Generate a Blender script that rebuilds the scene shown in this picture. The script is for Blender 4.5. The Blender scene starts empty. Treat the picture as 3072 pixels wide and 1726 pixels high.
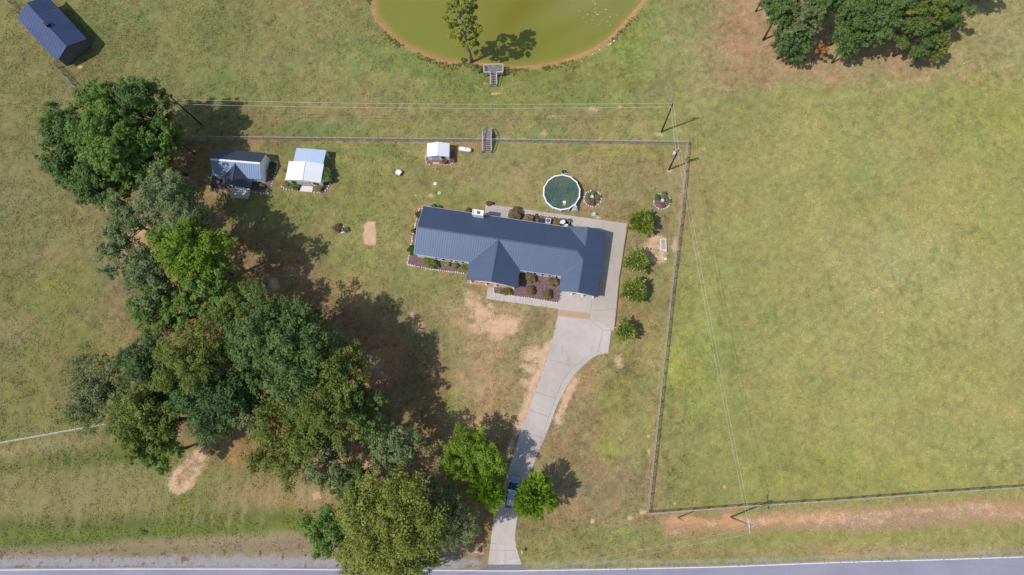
import bpy, math, random
import numpy as np
from mathutils import Vector, Matrix
rad = math.radians
PI = math.pi
scn = bpy.context.scene
COL = scn.collection

# ------------------------------------------------------------------ camera (a drone, 122 m up, almost straight down)
CAM_H = 122.0
FPX, CX, CY, NX, NY = 2100.0, 1536.0, 863.0, 1620.0, 1290.0     # focal length and nadir in photo pixels (3072 wide)
_d = np.array([NX - CX, -(NY - CY), -FPX]); _d /= np.linalg.norm(_d)
_Z = -_d
_X = np.array([1, 0, 0.]) - _Z[0] * _Z; _X /= np.linalg.norm(_X)
_Y = np.cross(_Z, _X)
RW = np.array([_X, _Y, _Z])                                      # camera -> world rotation
cam = bpy.data.cameras.new('camera'); camo = bpy.data.objects.new('camera', cam); COL.objects.link(camo)
cam.sensor_width = 36.0; cam.lens = FPX / 3072 * 36.0
cam.clip_start = 1.0; cam.clip_end = 6000.0
camo.matrix_world = Matrix([list(RW[0]) + [0], list(RW[1]) + [0], list(RW[2]) + [CAM_H], [0, 0, 0, 1]])
scn.camera = camo

# ------------------------------------------------------------------ light
SUN_EL, SUN_AZ = 58.0, 201.0                                     # azimuth of the sun, counter-clockwise from +X
world = bpy.data.worlds.new('World'); scn.world = world; world.use_nodes = True
wn = world.node_tree; bg = wn.nodes['Background']
sky = wn.nodes.new('ShaderNodeTexSky'); sky.sky_type = 'NISHITA'; sky.sun_disc = False
sky.sun_elevation = rad(SUN_EL); sky.sun_rotation = rad(90 - SUN_AZ)
wn.links.new(sky.outputs[0], bg.inputs[0]); bg.inputs[1].default_value = 0.135
sl = bpy.data.lights.new('sun', 'SUN'); sl.energy = 3.4; sl.angle = rad(0.6); sl.color = (1.0, 0.955, 0.89)
so = bpy.data.objects.new('sun', sl); COL.objects.link(so)
sd = Vector((math.cos(rad(SUN_EL)) * math.cos(rad(SUN_AZ)), math.cos(rad(SUN_EL)) * math.sin(rad(SUN_AZ)), math.sin(rad(SUN_EL))))
so.rotation_euler = sd.to_track_quat('Z', 'Y').to_euler(); so.location = sd * 200
scn.view_settings.view_transform = 'Standard'; scn.view_settings.look = 'None'
scn.view_settings.exposure = 0.0; scn.view_settings.gamma = 1.0

# ------------------------------------------------------------------ helpers
def P(px, py, z=0.0):
    """a place on the ground (or at height z) read off the survey photograph"""
    v = RW @ np.array([px - CX, -(py - CY), -FPX]); t = (z - CAM_H) / v[2]
    return (float(v[0] * t), float(v[1] * t))

def PL(o, s, pts, z=0.0):
    return [P(o[0] + x / s, o[1] + y / s, z) for x, y in pts]

def srgb(r, g, b, k=1.0):
    f = lambda c: (c / 12.92 if c <= 0.04045 else ((c + 0.055) / 1.055) ** 2.4) * k
    return (f(r / 255), f(g / 255), f(b / 255))

def tag(o, label=None, cat=None, group=None, kind=None):
    if label: o['label'] = label
    if cat: o['category'] = cat
    if group: o['group'] = group
    if kind: o['kind'] = kind
    return o

def empty(name, loc, label, cat, group=None, rz=0.0):
    o = bpy.data.objects.new(name, None); COL.objects.link(o)
    o.empty_display_size = 0.5
    o.location = loc; o.rotation_euler = (0, 0, rz)
    return tag(o, label, cat, group)

class MB:
    def __init__(s): s.v = []; s.f = []; s.sm = []
    def add(s, vs, fs):
        n = len(s.v); s.v += [tuple(map(float, p)) for p in vs]; s.f += [tuple(i + n for i in f) for f in fs]; return s
    def box(s, x0, x1, y0, y1, z0, z1):
        return s.add([(x0, y0, z0), (x1, y0, z0), (x1, y1, z0), (x0, y1, z0), (x0, y0, z1), (x1, y0, z1), (x1, y1, z1), (x0, y1, z1)],
                     [(0, 3, 2, 1), (4, 5, 6, 7), (0, 1, 5, 4), (1, 2, 6, 5), (2, 3, 7, 6), (3, 0, 4, 7)])
    def beam(s, a, b, w, h):
        a = Vector(a); b = Vector(b); d = (b - a).normalized()
        up = Vector((0, 0, 1)) if abs(d.z) < 0.95 else Vector((1, 0, 0))
        x = d.cross(up).normalized() * w / 2; y = x.cross(d).normalized() * h / 2
        vs = [a - x - y, a + x - y, a + x + y, a - x + y, b - x - y, b + x - y, b + x + y, b - x + y]
        return s.add(vs, [(0, 1, 2, 3), (7, 6, 5, 4), (0, 4, 5, 1), (1, 5, 6, 2), (2, 6, 7, 3), (3, 7, 4, 0)])
    def tube(s, pts, rs, n=7, caps=True):
        pts = [Vector(p) for p in pts]
        if not hasattr(rs, '__len__'): rs = [rs] * len(pts)
        base = len(s.v); px = None
        for i, p in enumerate(pts):
            d = (pts[min(i + 1, len(pts) - 1)] - pts[max(i - 1, 0)]).normalized()
            if px is None: px = d.cross(Vector((0, 0, 1)) if abs(d.z) < 0.9 else Vector((1, 0, 0))).normalized()
            px = (px - d * px.dot(d)).normalized(); py = d.cross(px)
            for k in range(n):
                a = 2 * PI * k / n
                s.v.append(tuple(p + (px * math.cos(a) + py * math.sin(a)) * rs[i]))
        for i in range(len(pts) - 1):
            for k in range(n):
                a = base + i * n + k; b = base + i * n + (k + 1) % n
                s.f.append((a, b, b + n, a + n))
        if caps:
            s.f.append(tuple(base + k for k in range(n))[::-1]); s.f.append(tuple(base + (len(pts) - 1) * n + k for k in range(n)))
        return s
    def prism(s, poly, z0, z1):
        n = len(poly)
        return s.add([(x, y, z0) for x, y in poly] + [(x, y, z1) for x, y in poly],
                     [tuple(range(n))[::-1], tuple(range(n, 2 * n))] + [(i, (i + 1) % n, n + (i + 1) % n, n + i) for i in range(n)])
    def lathe(s, prof, n=16, c=(0, 0)):
        b = len(s.v)
        for r, z in prof:
            for k in range(n):
                a = 2 * PI * k / n; s.v.append((c[0] + r * math.cos(a), c[1] + r * math.sin(a), z))
        for i in range(len(prof) - 1):
            for k in range(n):
                s.f.append((b + i * n + k, b + i * n + (k + 1) % n, b + (i + 1) * n + (k + 1) % n, b + (i + 1) * n + k))
        s.f.append(tuple(b + k for k in range(n))[::-1]); s.f.append(tuple(b + (len(prof) - 1) * n + k for k in range(n)))
        return s
    def build(s, name, mat, parent=None, smooth=False, bevel=0.0, loc=None):
        me = bpy.data.meshes.new(name); me.from_pydata(s.v, [], s.f); me.validate(); me.update()
        me.materials.append(mat)
        if smooth: me.polygons.foreach_set('use_smooth', [True] * len(me.polygons))
        o = bpy.data.objects.new(name, me); COL.objects.link(o)
        if parent: o.parent = parent
        if loc: o.location = loc
        if bevel:
            m = o.modifiers.new('bevel', 'BEVEL'); m.width = bevel; m.segments = 2; m.limit_method = 'ANGLE'
        return o

def np_mesh(name, V, F, mat, parent=None, attr=None):
    me = bpy.data.meshes.new(name)
    V = np.ascontiguousarray(V, dtype=np.float32); F = np.ascontiguousarray(F, dtype=np.int32)
    n, k = F.shape
    me.vertices.add(len(V)); me.vertices.foreach_set('co', V.ravel())
    me.loops.add(n * k); me.loops.foreach_set('vertex_index', F.ravel())
    me.polygons.add(n); me.polygons.foreach_set('loop_start', np.arange(0, n * k, k, dtype=np.int32))
    me.polygons.foreach_set('loop_total', np.full(n, k, dtype=np.int32))
    if attr:
        for an, (ty, dom, data) in attr.items():
            a = me.attributes.new(an, ty, dom)
            a.data.foreach_set('color' if ty == 'FLOAT_COLOR' else 'value', np.ascontiguousarray(data, dtype=np.float32).ravel())
    me.update(calc_edges=True); me.validate()
    me.materials.append(mat)
    o = bpy.data.objects.new(name, me); COL.objects.link(o)
    if parent: o.parent = parent
    return o

# ------------------------------------------------------------------ value noise in numpy
_rng = np.random.RandomState(7); _T = _rng.rand(256, 256)
def vnoise(x, y, s, o=0):
    x = np.asarray(x) / s + o * 17.3; y = np.asarray(y) / s + o * 9.1
    xi = np.floor(x).astype(int); yi = np.floor(y).astype(int); fx = x - xi; fy = y - yi
    fx = fx * fx * (3 - 2 * fx); fy = fy * fy * (3 - 2 * fy)
    g = lambda a, b: _T[a & 255, b & 255]
    return (g(xi, yi) * (1 - fx) + g(xi + 1, yi) * fx) * (1 - fy) + (g(xi, yi + 1) * (1 - fx) + g(xi + 1, yi + 1) * fx) * fy
def fbm(x, y, s, o=0, n=4):
    t = 0; a = 1; tt = 0
    for i in range(n):
        t = t + a * vnoise(x, y, s / 2 ** i, o + i); tt += a; a *= 0.55
    return t / tt

# ------------------------------------------------------------------ materials
class NT:
    def __init__(s, name):
        s.m = bpy.data.materials.new(name); s.m.use_nodes = True; s.t = s.m.node_tree
        s.b = s.t.nodes['Principled BSDF']; s.out = s.t.nodes['Material Output']
    def n(s, ty, **kw):
        nd = s.t.nodes.new(ty)
        for k, v in kw.items(): setattr(nd, k, v)
        return nd
    def l(s, a, b): s.t.links.new(a, b)
    def coord(s, which='Object'):
        return s.n('ShaderNodeTexCoord').outputs[which]
    def noise(s, scale, detail=4, rough=0.55, vec=None, lo=0.35, hi=0.65, stretch=None):
        v = vec or s.coord()
        if stretch:
            mp = s.n('ShaderNodeMapping'); mp.inputs['Scale'].default_value = stretch; s.l(v, mp.inputs[0]); v = mp.outputs[0]
        nd = s.n('ShaderNodeTexNoise'); nd.inputs['Scale'].default_value = scale; nd.inputs['Detail'].default_value = detail; nd.inputs['Roughness'].default_value = rough
        s.l(v, nd.inputs['Vector'])
        mr = s.n('ShaderNodeMapRange'); mr.inputs[1].default_value = lo; mr.inputs[2].default_value = hi
        s.l(nd.outputs[0], mr.inputs[0]); return mr.outputs[0]
    def mix(s, fac, a, b, mode='MIX'):
        nd = s.n('ShaderNodeMix', data_type='RGBA', blend_type=mode)
        for i, x in ((0, fac), (6, a), (7, b)):
            if hasattr(x, 'links'): s.l(x, nd.inputs[i])
            elif i == 0: nd.inputs[0].default_value = x
            else: nd.inputs[i].default_value = (*x[:3], 1)
        return nd.outputs[2]
    def math(s, op, a, b=None, c=None, clamp=False):
        nd = s.n('ShaderNodeMath', operation=op, use_clamp=clamp)
        for i, x in enumerate((a, b, c)):
            if x is None: continue
            if hasattr(x, 'links'): s.l(x, nd.inputs[i])
            else: nd.inputs[i].default_value = x
        return nd.outputs[0]
    def bump(s, h, strength=0.3, dist=0.02):
        b = s.n('ShaderNodeBump'); b.inputs['Strength'].default_value = strength; b.inputs['Distance'].default_value = dist
        s.l(h, b.inputs['Height']); s.l(b.outputs[0], s.b.inputs['Normal'])
    def set(s, col=None, rough=None, metal=None, spec=None):
        if col is not None:
            if hasattr(col, 'links'): s.l(col, s.b.inputs['Base Color'])
            else: s.b.inputs['Base Color'].default_value = (*col[:3], 1)
        if rough is not None: s.b.inputs['Roughness'].default_value = rough
        if metal is not None: s.b.inputs['Metallic'].default_value = metal
        if spec is not None: s.b.inputs['Specular IOR Level'].default_value = spec
        return s.m

def mat(name, c, c2=None, scale=4.0, rough=0.8, metal=0.0, bump=0.0, stretch=None, spec=0.3):
    t = NT(name)
    if c2 is None: c2 = tuple(x * 0.82 for x in c)
    n = t.noise(scale, 5, 0.6, stretch=stretch, lo=0.3, hi=0.7)
    t.set(t.mix(n, c, c2), rough, metal, spec)
    if bump: t.bump(n, bump)
    return t.m

def roof_mat(name, c, c2, pitch=0.3, rough=0.45, spec=0.5, bump=0.55, metal=0.0):
    t = NT(name)
    uv = t.coord('UV'); sp = t.n('ShaderNodeSeparateXYZ'); t.l(uv, sp.inputs[0])
    ph = t.math('MULTIPLY', sp.outputs[0], 2 * PI / pitch); sn = t.math('SINE', ph)
    rib = t.math('POWER', t.math('MULTIPLY_ADD', sn, 0.5, 0.5), 4.0)
    n1 = t.noise(0.5, 5, 0.6, lo=0.3, hi=0.7)
    # sheets: every third rib laps, each sheet weathered a little differently
    sh = t.math('FLOOR', t.math('DIVIDE', sp.outputs[0], pitch * 3))
    wn_ = t.n('ShaderNodeTexWhiteNoise', noise_dimensions='1D'); t.l(sh, wn_.inputs['W'])
    f = t.math('MULTIPLY_ADD', wn_.outputs[0], 0.45, t.math('MULTIPLY', n1, 0.55))
    t.set(t.mix(f, c, c2), rough, metal, spec)
    t.bump(rib, bump, 0.03)
    return t.m

def leaf_mat(name, dark, light, trans=0.35):
    t = NT(name)
    a = t.n('ShaderNodeAttribute', attribute_name='tint')
    c = t.mix(a.outputs['Fac'], dark, light)
    t.set(c, 0.6, 0, 0.25)
    tr = t.n('ShaderNodeBsdfTranslucent')
    hs = t.n('ShaderNodeHueSaturation'); hs.inputs['Value'].default_value = 1.25; hs.inputs['Hue'].default_value = 0.485
    t.l(c, hs.inputs['Color']); t.l(hs.outputs[0], tr.inputs[0])
    mx = t.n('ShaderNodeMixShader'); mx.inputs[0].default_value = trans
    t.l(t.b.outputs[0], mx.inputs[1]); t.l(tr.outputs[0], mx.inputs[2]); t.l(mx.outputs[0], t.out.inputs[0])
    return t.m

GK = 0.86                                                        # photo tone -> albedo
WHITE = mat('white_paint', (0.86, 0.86, 0.86), (0.76, 0.76, 0.77), 1.2, 0.5)
OFFWHITE = mat('weathered_white', (0.62, 0.62, 0.60), (0.45, 0.44, 0.42), 3, 0.7)
GLASS = mat('dark_glass', (0.015, 0.018, 0.025), (0.03, 0.035, 0.045), 2, 0.12, spec=0.6)
BLACK = mat('black_plastic', (0.02, 0.02, 0.022), (0.035, 0.035, 0.04), 5, 0.6)
STEEL = mat('galvanised_steel', (0.38, 0.42, 0.46), (0.28, 0.31, 0.35), 6, 0.4, 0.5)
ROOFBLUE = roof_mat('blue_grey_metal_roof', (0.096, 0.126, 0.200), (0.086, 0.113, 0.182), 0.42, 0.52, metal=0.52, bump=.26)
ROOFCAP = mat('blue_grey_ridge_metal', (0.105, 0.138, 0.218), (0.096, 0.125, 0.20), 1.5, 0.5, 0.45)
ROOFDARK = roof_mat('dark_slate_metal_roof', (0.062, 0.074, 0.115), (0.052, 0.062, 0.098), 0.3, 0.5, metal=.3, bump=.3)
ROOFBARN = roof_mat('barn_blue_metal_roof', (0.060, 0.083, 0.165), (0.085, 0.115, 0.215), 0.75, 0.5, bump=.8, metal=.6)
ROOFSKY = roof_mat('pale_galvanised_roof', (0.47, 0.56, 0.74), (0.40, 0.49, 0.68), 0.42, 0.45)
ROOFWHITE = roof_mat('white_membrane_roof', (0.80, 0.80, 0.83), (0.72, 0.72, 0.76), 0.6, 0.45, bump=0.1)
WOODGREY = mat('weathered_grey_wood', srgb(168, 156, 158, .8), srgb(118, 106, 108, .8), 3, 0.85, stretch=(1, 1, 1), bump=0.3)
FENCEWOOD = mat('grey_fence_wood', srgb(198, 187, 180, .9), srgb(140, 128, 121, .9), 3, 0.9, bump=0.3)
BARNWOOD = mat('old_barn_planks', (0.12, 0.105, 0.095), (0.035, 0.03, 0.03), 3.2, 0.9, stretch=(1, 6, 0.25), bump=0.4)
BARK = mat('grey_brown_bark', (0.13, 0.105, 0.085), (0.055, 0.045, 0.038), 3, 0.95, stretch=(1, 1, .3), bump=0.5)
BARKPALE = mat('pale_grey_bark', (0.30, 0.28, 0.26), (0.15, 0.135, 0.12), 3, 0.95, stretch=(1, 1, .3), bump=0.5)
POLEWOOD = mat('dark_creosote_pole', (0.045, 0.038, 0.035), (0.02, 0.018, 0.018), 2, 0.9)
POLEGREY = mat('silver_grey_pole', (0.30, 0.31, 0.30), (0.18, 0.18, 0.17), 2, 0.8)
WALLW = mat('white_siding', (0.90, 0.90, 0.90), (0.84, 0.84, 0.85), 1.0, 0.5)
WIRE = mat('bare_aluminium_wire', (0.62, 0.60, 0.50), (0.5, 0.48, 0.4), 1, 0.5)
STONE = mat('white_painted_stone', (0.78, 0.74, 0.72), (0.60, 0.54, 0.51), 8, 0.8)
MULCH = mat('reddish_brown_mulch', srgb(147, 118, 118, GK), srgb(108, 82, 84, GK), 2.6, 0.95, bump=0.8)
BRICK = mat('red_clay_flue', (0.36, 0.10, 0.06), (0.22, 0.06, 0.04), 3, 0.9)
TIMBER = mat('brown_edging_timber', srgb(120, 85, 75, GK), srgb(80, 58, 52, GK), 2, 0.9)
TAN = mat('tan_porch_slab', srgb(203, 168, 138, GK), srgb(176, 140, 112, GK), 0.8, 0.85)

def concrete(name, c, c2, st=(1, .28, 1)):
    t = NT(name)
    n1 = t.noise(0.10, 6, 0.6, lo=0.35, hi=0.65); n2 = t.noise(1.1, 6, 0.65, lo=0.3, hi=0.75); n3 = t.noise(0.35, 4, 0.7, lo=0.56, hi=0.78, stretch=st)
    c0 = t.mix(n1, c, c2); c1 = t.mix(t.math('MULTIPLY', n2, 0.22), c0, tuple(x * .72 for x in c2)); c3 = t.mix(t.math('MULTIPLY', n3, 0.55), c1, tuple(x * .60 for x in c2))
    t.set(c3, 0.85, 0, 0.2); return t.m
CONC = concrete('driveway_concrete', srgb(211, 200, 193, GK), srgb(188, 176, 167, GK), (1.3, .34, 1))
CONC2 = concrete('older_patio_concrete', srgb(204, 192, 180, GK), srgb(186, 173, 163, GK))
ASPH = concrete('grey_asphalt', srgb(163, 160, 176, GK), srgb(150, 147, 162, GK), (.12, 2.2, 1))
APRON = concrete('dark_asphalt_apron', srgb(137, 134, 141, GK), srgb(122, 119, 126, GK))
LINEW = mat('white_road_line', (0.80, 0.80, 0.80), (0.66, 0.66, 0.67), 1.5, 0.7)
LINEY = mat('yellow_road_line', (0.62, 0.42, 0.05), (0.5, 0.34, 0.05), 1.5, 0.7)
JOINT = mat('dark_concrete_joint', srgb(150, 136, 124, GK), srgb(165, 152, 142, GK), 0.8, 0.9)
STAIN = concrete('clay_stained_concrete', srgb(205, 165, 130, GK), srgb(190, 158, 135, GK))

# ------------------------------------------------------------------ ground sheet
def axis(a, b, st, far):
    core = np.arange(a, b + st / 2, st); o = [4, 12, 30, 70, 150, 350, 800, 2000, far]
    return np.concatenate([[a - q for q in o[::-1]], core, [b + q for q in o]])
gx = axis(-113.0, 97.0, 0.3, 3500.); gy = axis(-28.0, 90.0, 0.3, 3500.)
GX, GY = np.meshgrid(gx, gy); gxx = GX.ravel(); gyy = GY.ravel()
DX = 4.4 * (fbm(gxx, gyy, 6, 40) - .5) * 2 + 2.4 * (fbm(gxx, gyy, 1.8, 44, 3) - .5) * 2 + .9 * (vnoise(gxx, gyy, .5, 47) - .5)
DY = 4.4 * (fbm(gxx, gyy, 6, 50) - .5) * 2 + 2.4 * (fbm(gxx, gyy, 1.8, 54, 3) - .5) * 2 + .9 * (vnoise(gxx, gyy, .5, 57) - .5)
wx = gxx + .15 * DX; wy = gyy + .15 * DY
col = np.tile(np.array([srgb(147, 146, 90)]), (len(gxx), 1))

def blob(px, py, rx, ry, rgb, st=1.0, rot=0.0, pw=2.7):
    c = P(px, py); s = 1.0 / np.linalg.norm(np.array(P(px + 5, py)) - np.array(P(px - 5, py))) * 10
    kk = min(1.0, min(rx * .6, ry) / 90.0) * .9 + .05; dx = gxx + kk * DX - c[0]; dy = gyy + kk * DY - c[1]; a = rad(rot)
    u = (dx * math.cos(a) + dy * math.sin(a)) / (rx / s); v = (-dx * math.sin(a) + dy * math.cos(a)) / (ry / s)
    w = np.exp(-((u * u + v * v) ** (pw / 2)) * 0.7) * st
    if rgb is None: return w
    col[:] = col * (1 - w[:, None]) + np.array([srgb(*rgb)]) * w[:, None]

def polyline_dist(pts, x, y, closed=True):
    d = np.full(len(x), 1e9); ins = np.zeros(len(x), bool); n = len(pts)
    for i in range(n if closed else n - 1):
        ax, ay = pts[i]; bx, by = pts[(i + 1) % n]; ex, ey = bx - ax, by - ay
        t = np.clip(((x - ax) * ex + (y - ay) * ey) / (ex * ex + ey * ey + 1e-9), 0, 1)
        d = np.minimum(d, np.hypot(x - ax - t * ex, y - ay - t * ey))
        if closed:
            c = ((ay > y) != (by > y)) & (x < (bx - ax) * (y - ay) / (by - ay + 1e-12) + ax); ins ^= c
    return d, ins

def area(pts, rgb, st=1.0, soft=0.5):
    """a patch of ground with a ragged outline; returns its weight"""
    pp = [P(*q) for q in pts]
    d, ins = polyline_dist(pp, wx, wy); sd_ = np.where(ins, d, -d)
    w = np.clip(sd_ / soft * 0.5 + 0.5, 0, 1) * st
    if rgb is not None: col[:] = col * (1 - w[:, None]) + np.array([srgb(*rgb)]) * w[:, None]
    return w

# broad tones of the fields (photo pixels, radii in photo pixels)
for b in [
    (150, 350, 330, 330, (139, 138, 88), .9), (700, 120, 320, 200, (144, 144, 88), .9), (620, 60, 120, 100, (118, 140, 70), .5),
    (330, 60, 90, 90, (125, 142, 72), .5), (60, 560, 140, 120, (150, 138, 104), .7), (960, 160, 260, 150, (146, 144, 88), .8),
    (1090, 170, 110, 45, (118, 142, 72), .7), (1250, 210, 130, 45, (112, 142, 62), .8), (900, 330, 260, 30, (165, 146, 108), .75),
    (1000, 385, 190, 22, (115, 136, 70), .8), (1150, 345, 200, 20, (160, 140, 102), .6), (700, 270, 150, 60, (133, 146, 78), .7),
    (1580, 260, 260, 70, (122, 144, 62), .8), (1650, 215, 170, 26, (140, 152, 58), .9), (1900, 120, 90, 130, (128, 150, 68), .8),
    (1850, 60, 60, 120, (150, 160, 60), .7), (1800, 240, 180, 60, (134, 144, 72), .7), (1640, 360, 210, 30, (162, 138, 104), .7),
    (1780, 395, 200, 30, (140, 150, 78), .6), (2110, 100, 130, 120, (150, 148, 98), .8), (2240, 110, 110, 150, (176, 140, 112), .85),
    (2200, 260, 200, 40, (160, 146, 104), .7), (2450, 225, 330, 42, (172, 140, 112), .85), (2700, 165, 130, 70, (168, 136, 108), .8),
    (2750, 215, 200, 40, (160, 146, 108), .7), (2500, 300, 400, 60, (140, 148, 82), .7), (2950, 120, 160, 90, (158, 150, 102), .7),
    (2600, 420, 420, 90, (152, 156, 92), .7), (2950, 380, 150, 130, (148, 154, 70), .7), (2250, 480, 200, 120, (150, 150, 88), .7),
    (2500, 640, 400, 170, (150, 153, 86), .8), (2300, 900, 260, 160, (146, 148, 80), .8), (2740, 850, 240, 130, (186, 178, 134), .85), (2960, 960, 130, 90, (178, 172, 124), .7), (2560, 1000, 160, 60, (170, 166, 116), .6),
    (2600, 980, 330, 160, (158, 162, 96), .6), (2950, 650, 160, 220, (150, 155, 80), .7), (2080, 760, 60, 300, (146, 152, 82), .7),
    (2100, 1120, 110, 170, (146, 160, 70), .8), (2030, 1060, 35, 120, (150, 168, 66), .7), (2500, 1250, 500, 120, (150, 156, 84), .7),
    (2250, 1400, 300, 90, (138, 146, 74), .7), (2050, 1430, 110, 70, (136, 144, 62), .7), (2700, 1420, 300, 50, (152, 158, 76), .8),
    (2900, 1100, 200, 200, (154, 154, 88), .7), (2400, 1430, 150, 50, (146, 150, 66), .6),
    # fenced yard
    (1770, 1440, 150, 120, (182, 150, 118), .65), (1915, 950, 70, 150, (180, 150, 112), .7), (1950, 800, 50, 120, (176, 146, 110), .6), (1300, 900, 120, 90, (172, 154, 108), .6), (1430, 1230, 130, 70, (196, 162, 126), .6),
        (1900, 575, 170, 150, (188, 154, 116), .75), (1850, 545, 50, 36, (128, 132, 66), .6), (1640, 500, 120, 40, (178, 150, 110), .6), (1500, 560, 120, 50, (174, 148, 108), .6), (1770, 1240, 90, 110, (172, 140, 108), .8), (1720, 1330, 70, 160, (176, 144, 110), .8), (1800, 1500, 160, 60, (160, 134, 104), .8),
        (1440, 1100, 210, 190, (206, 168, 134), .85), (1300, 1000, 80, 120, (160, 142, 104), .5), (1790, 1330, 120, 220, (188, 156, 122), .85), (1650, 1250, 90, 120, (170, 146, 112), .6), (1950, 620, 120, 160, (158, 138, 100), .6),
        (1240, 520, 330, 90, (148, 142, 84), .8), (1130, 590, 120, 60, (132, 142, 70), .6), (1120, 450, 60, 20, (128, 148, 76), .7),
    (1500, 520, 160, 80, (158, 144, 100), .7), (1480, 560, 90, 50, (168, 146, 108), .5), (1380, 590, 150, 25, (140, 146, 64), .7),
    (1880, 560, 180, 120, (156, 138, 98), .85), (1850, 540, 60, 40, (122, 132, 72), .6), (1800, 450, 200, 30, (150, 150, 84), .7), (1650, 470, 120, 30, (164, 144, 98), .6),
    (1950, 700, 90, 70, (150, 128, 92), .7), (1960, 860, 80, 140, (150, 136, 86), .7), (1900, 930, 55, 50, (138, 114, 80), .75),
    (1120, 760, 110, 120, (156, 148, 92), .8), (1180, 860, 130, 90, (158, 150, 96), .7), (1260, 870, 60, 40, (120, 134, 70), .5),
    (1330, 850, 130, 25, (150, 146, 92), .7), (1470, 1000, 210, 110, (192, 160, 126), .85), (1430, 1150, 180, 130, (198, 160, 128), .85),
    (1560, 1090, 60, 90, (140, 138, 86), .6), (1620, 960, 50, 45, (146, 124, 92), .7), (1530, 1230, 110, 60, (170, 146, 104), .7),
    (1345, 1215, 55, 50, (128, 146, 70), .8), (1345, 1050, 40, 120, (146, 142, 84), .6),
    (1790, 1190, 70, 120, (162, 134, 102), .85), (1760, 1330, 90, 130, (168, 138, 106), .85), (1860, 1200, 65, 110, (146, 150, 70), .8),
    (1830, 1350, 45, 45, (158, 168, 62), .8), (1900, 1050, 60, 70, (152, 140, 84), .6), (1930, 1400, 40, 150, (150, 144, 84), .7),
    (1800, 1470, 120, 70, (140, 122, 98), .8), (1760, 1560, 200, 45, (158, 134, 98), .8), (1860, 1600, 240, 22, (136, 142, 76), .7),
    (1700, 1640, 150, 20, (140, 146, 74), .7), (1640, 1580, 80, 60, (150, 124, 92), .7), (2100, 1650, 700, 16, (150, 140, 88), .7), (2700, 1620, 500, 22, (150, 148, 84), .8),
    (2700, 1650, 500, 14, (168, 146, 108), .8), (2350, 1610, 300, 18, (142, 148, 78), .8),
    # west field
    (110, 760, 150, 60, (150, 136, 108), .7), (320, 640, 90, 40, (158, 136, 108), .7), (130, 900, 260, 130, (142, 140, 78), .8),
    (230, 850, 70, 40, (140, 146, 66), .6), (360, 900, 60, 110, (160, 134, 108), .8), (330, 820, 60, 60, (165, 140, 120), .6), (40, 1010, 60, 70, (158, 136, 112), .7),
    (120, 1150, 200, 130, (142, 142, 78), .8), (230, 1270, 160, 22, (136, 146, 62), .7), (100, 1230, 120, 60, (144, 146, 82), .6),
    # roadside verge, mown in bands
    (60, 1360, 330, 24, (166, 154, 112), .9, 8), (330, 1330, 100, 16, (160, 150, 108), .7, 8), (250, 1392, 460, 24, (124, 134, 48), .95, 6), (330, 1360, 120, 16, (128, 136, 50), .8, 6), (680, 1400, 260, 30, (142, 140, 66), .8),
    (320, 1460, 520, 42, (158, 148, 98), .95), (200, 1520, 300, 30, (166, 150, 108), .8), (820, 1470, 200, 30, (160, 134, 90), .8), (880, 1500, 100, 30, (176, 140, 96), .6), (560, 1490, 60, 40, (122, 136, 52), .7),
    (400, 1578, 700, 18, (118, 128, 42), .95), (420, 1612, 700, 22, (132, 144, 66), .95), (130, 1612, 160, 14, (146, 156, 54), .7), (300, 1640, 600, 10, (112, 134, 60), .9), (800, 1580, 140, 24, (118, 136, 56), .7),
]:
    blob(b[0], b[1], b[2], b[3], b[4], b[5], b[6] if len(b) > 6 else 0)

for b in [(2600, 700, 520, 420, (168, 160, 101), .40), (2350, 1150, 420, 330, (160, 158, 92), .30), (2800, 1150, 300, 350, (166, 164, 98), .3), (1500, 330, 500, 120, (150, 146, 84), .3)]: blob(*b)
for pts, c_, st in [([(-90, 1345), (100, 1325), (300, 1300), (420, 1290), (420, 1330), (300, 1350), (100, 1378), (-90, 1395)], (168, 156, 116), .8), ([(-90, 1395), (100, 1380), (350, 1345), (480, 1350), (560, 1400), (300, 1405), (-90, 1425)], (90, 110, 6), .97),
                    ([(-90, 1425), (300, 1405), (620, 1400), (950, 1420), (960, 1500), (760, 1530), (400, 1550), (-90, 1570)], (160, 148, 102), .8), ([(-90, 1572), (400, 1550), (760, 1530), (940, 1530), (940, 1585), (-90, 1600)], (82, 102, 4), .98),
                    ([(-90, 1598), (940, 1583), (940, 1610), (300, 1635), (-90, 1650)], (108, 134, 24), .95), ([(-90, 1640), (300, 1628), (760, 1608), (760, 1618), (300, 1645), (-90, 1660)], (66, 98, 10), .97)]:
    area(pts, c_, st, 1.6)
for b in [(800, 1470, 130, 22, (166, 138, 96), .8), (850, 1500, 90, 24, (182, 146, 104), .7), (880, 1480, 60, 20, (170, 140, 100), .6), (620, 1420, 120, 20, (136, 138, 66), .6), (560, 1500, 60, 40, (112, 132, 30), .8), (840, 1400, 130, 26, (140, 132, 60), .6), (700, 1560, 120, 16, (112, 130, 40), .7)]: blob(*b)
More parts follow.
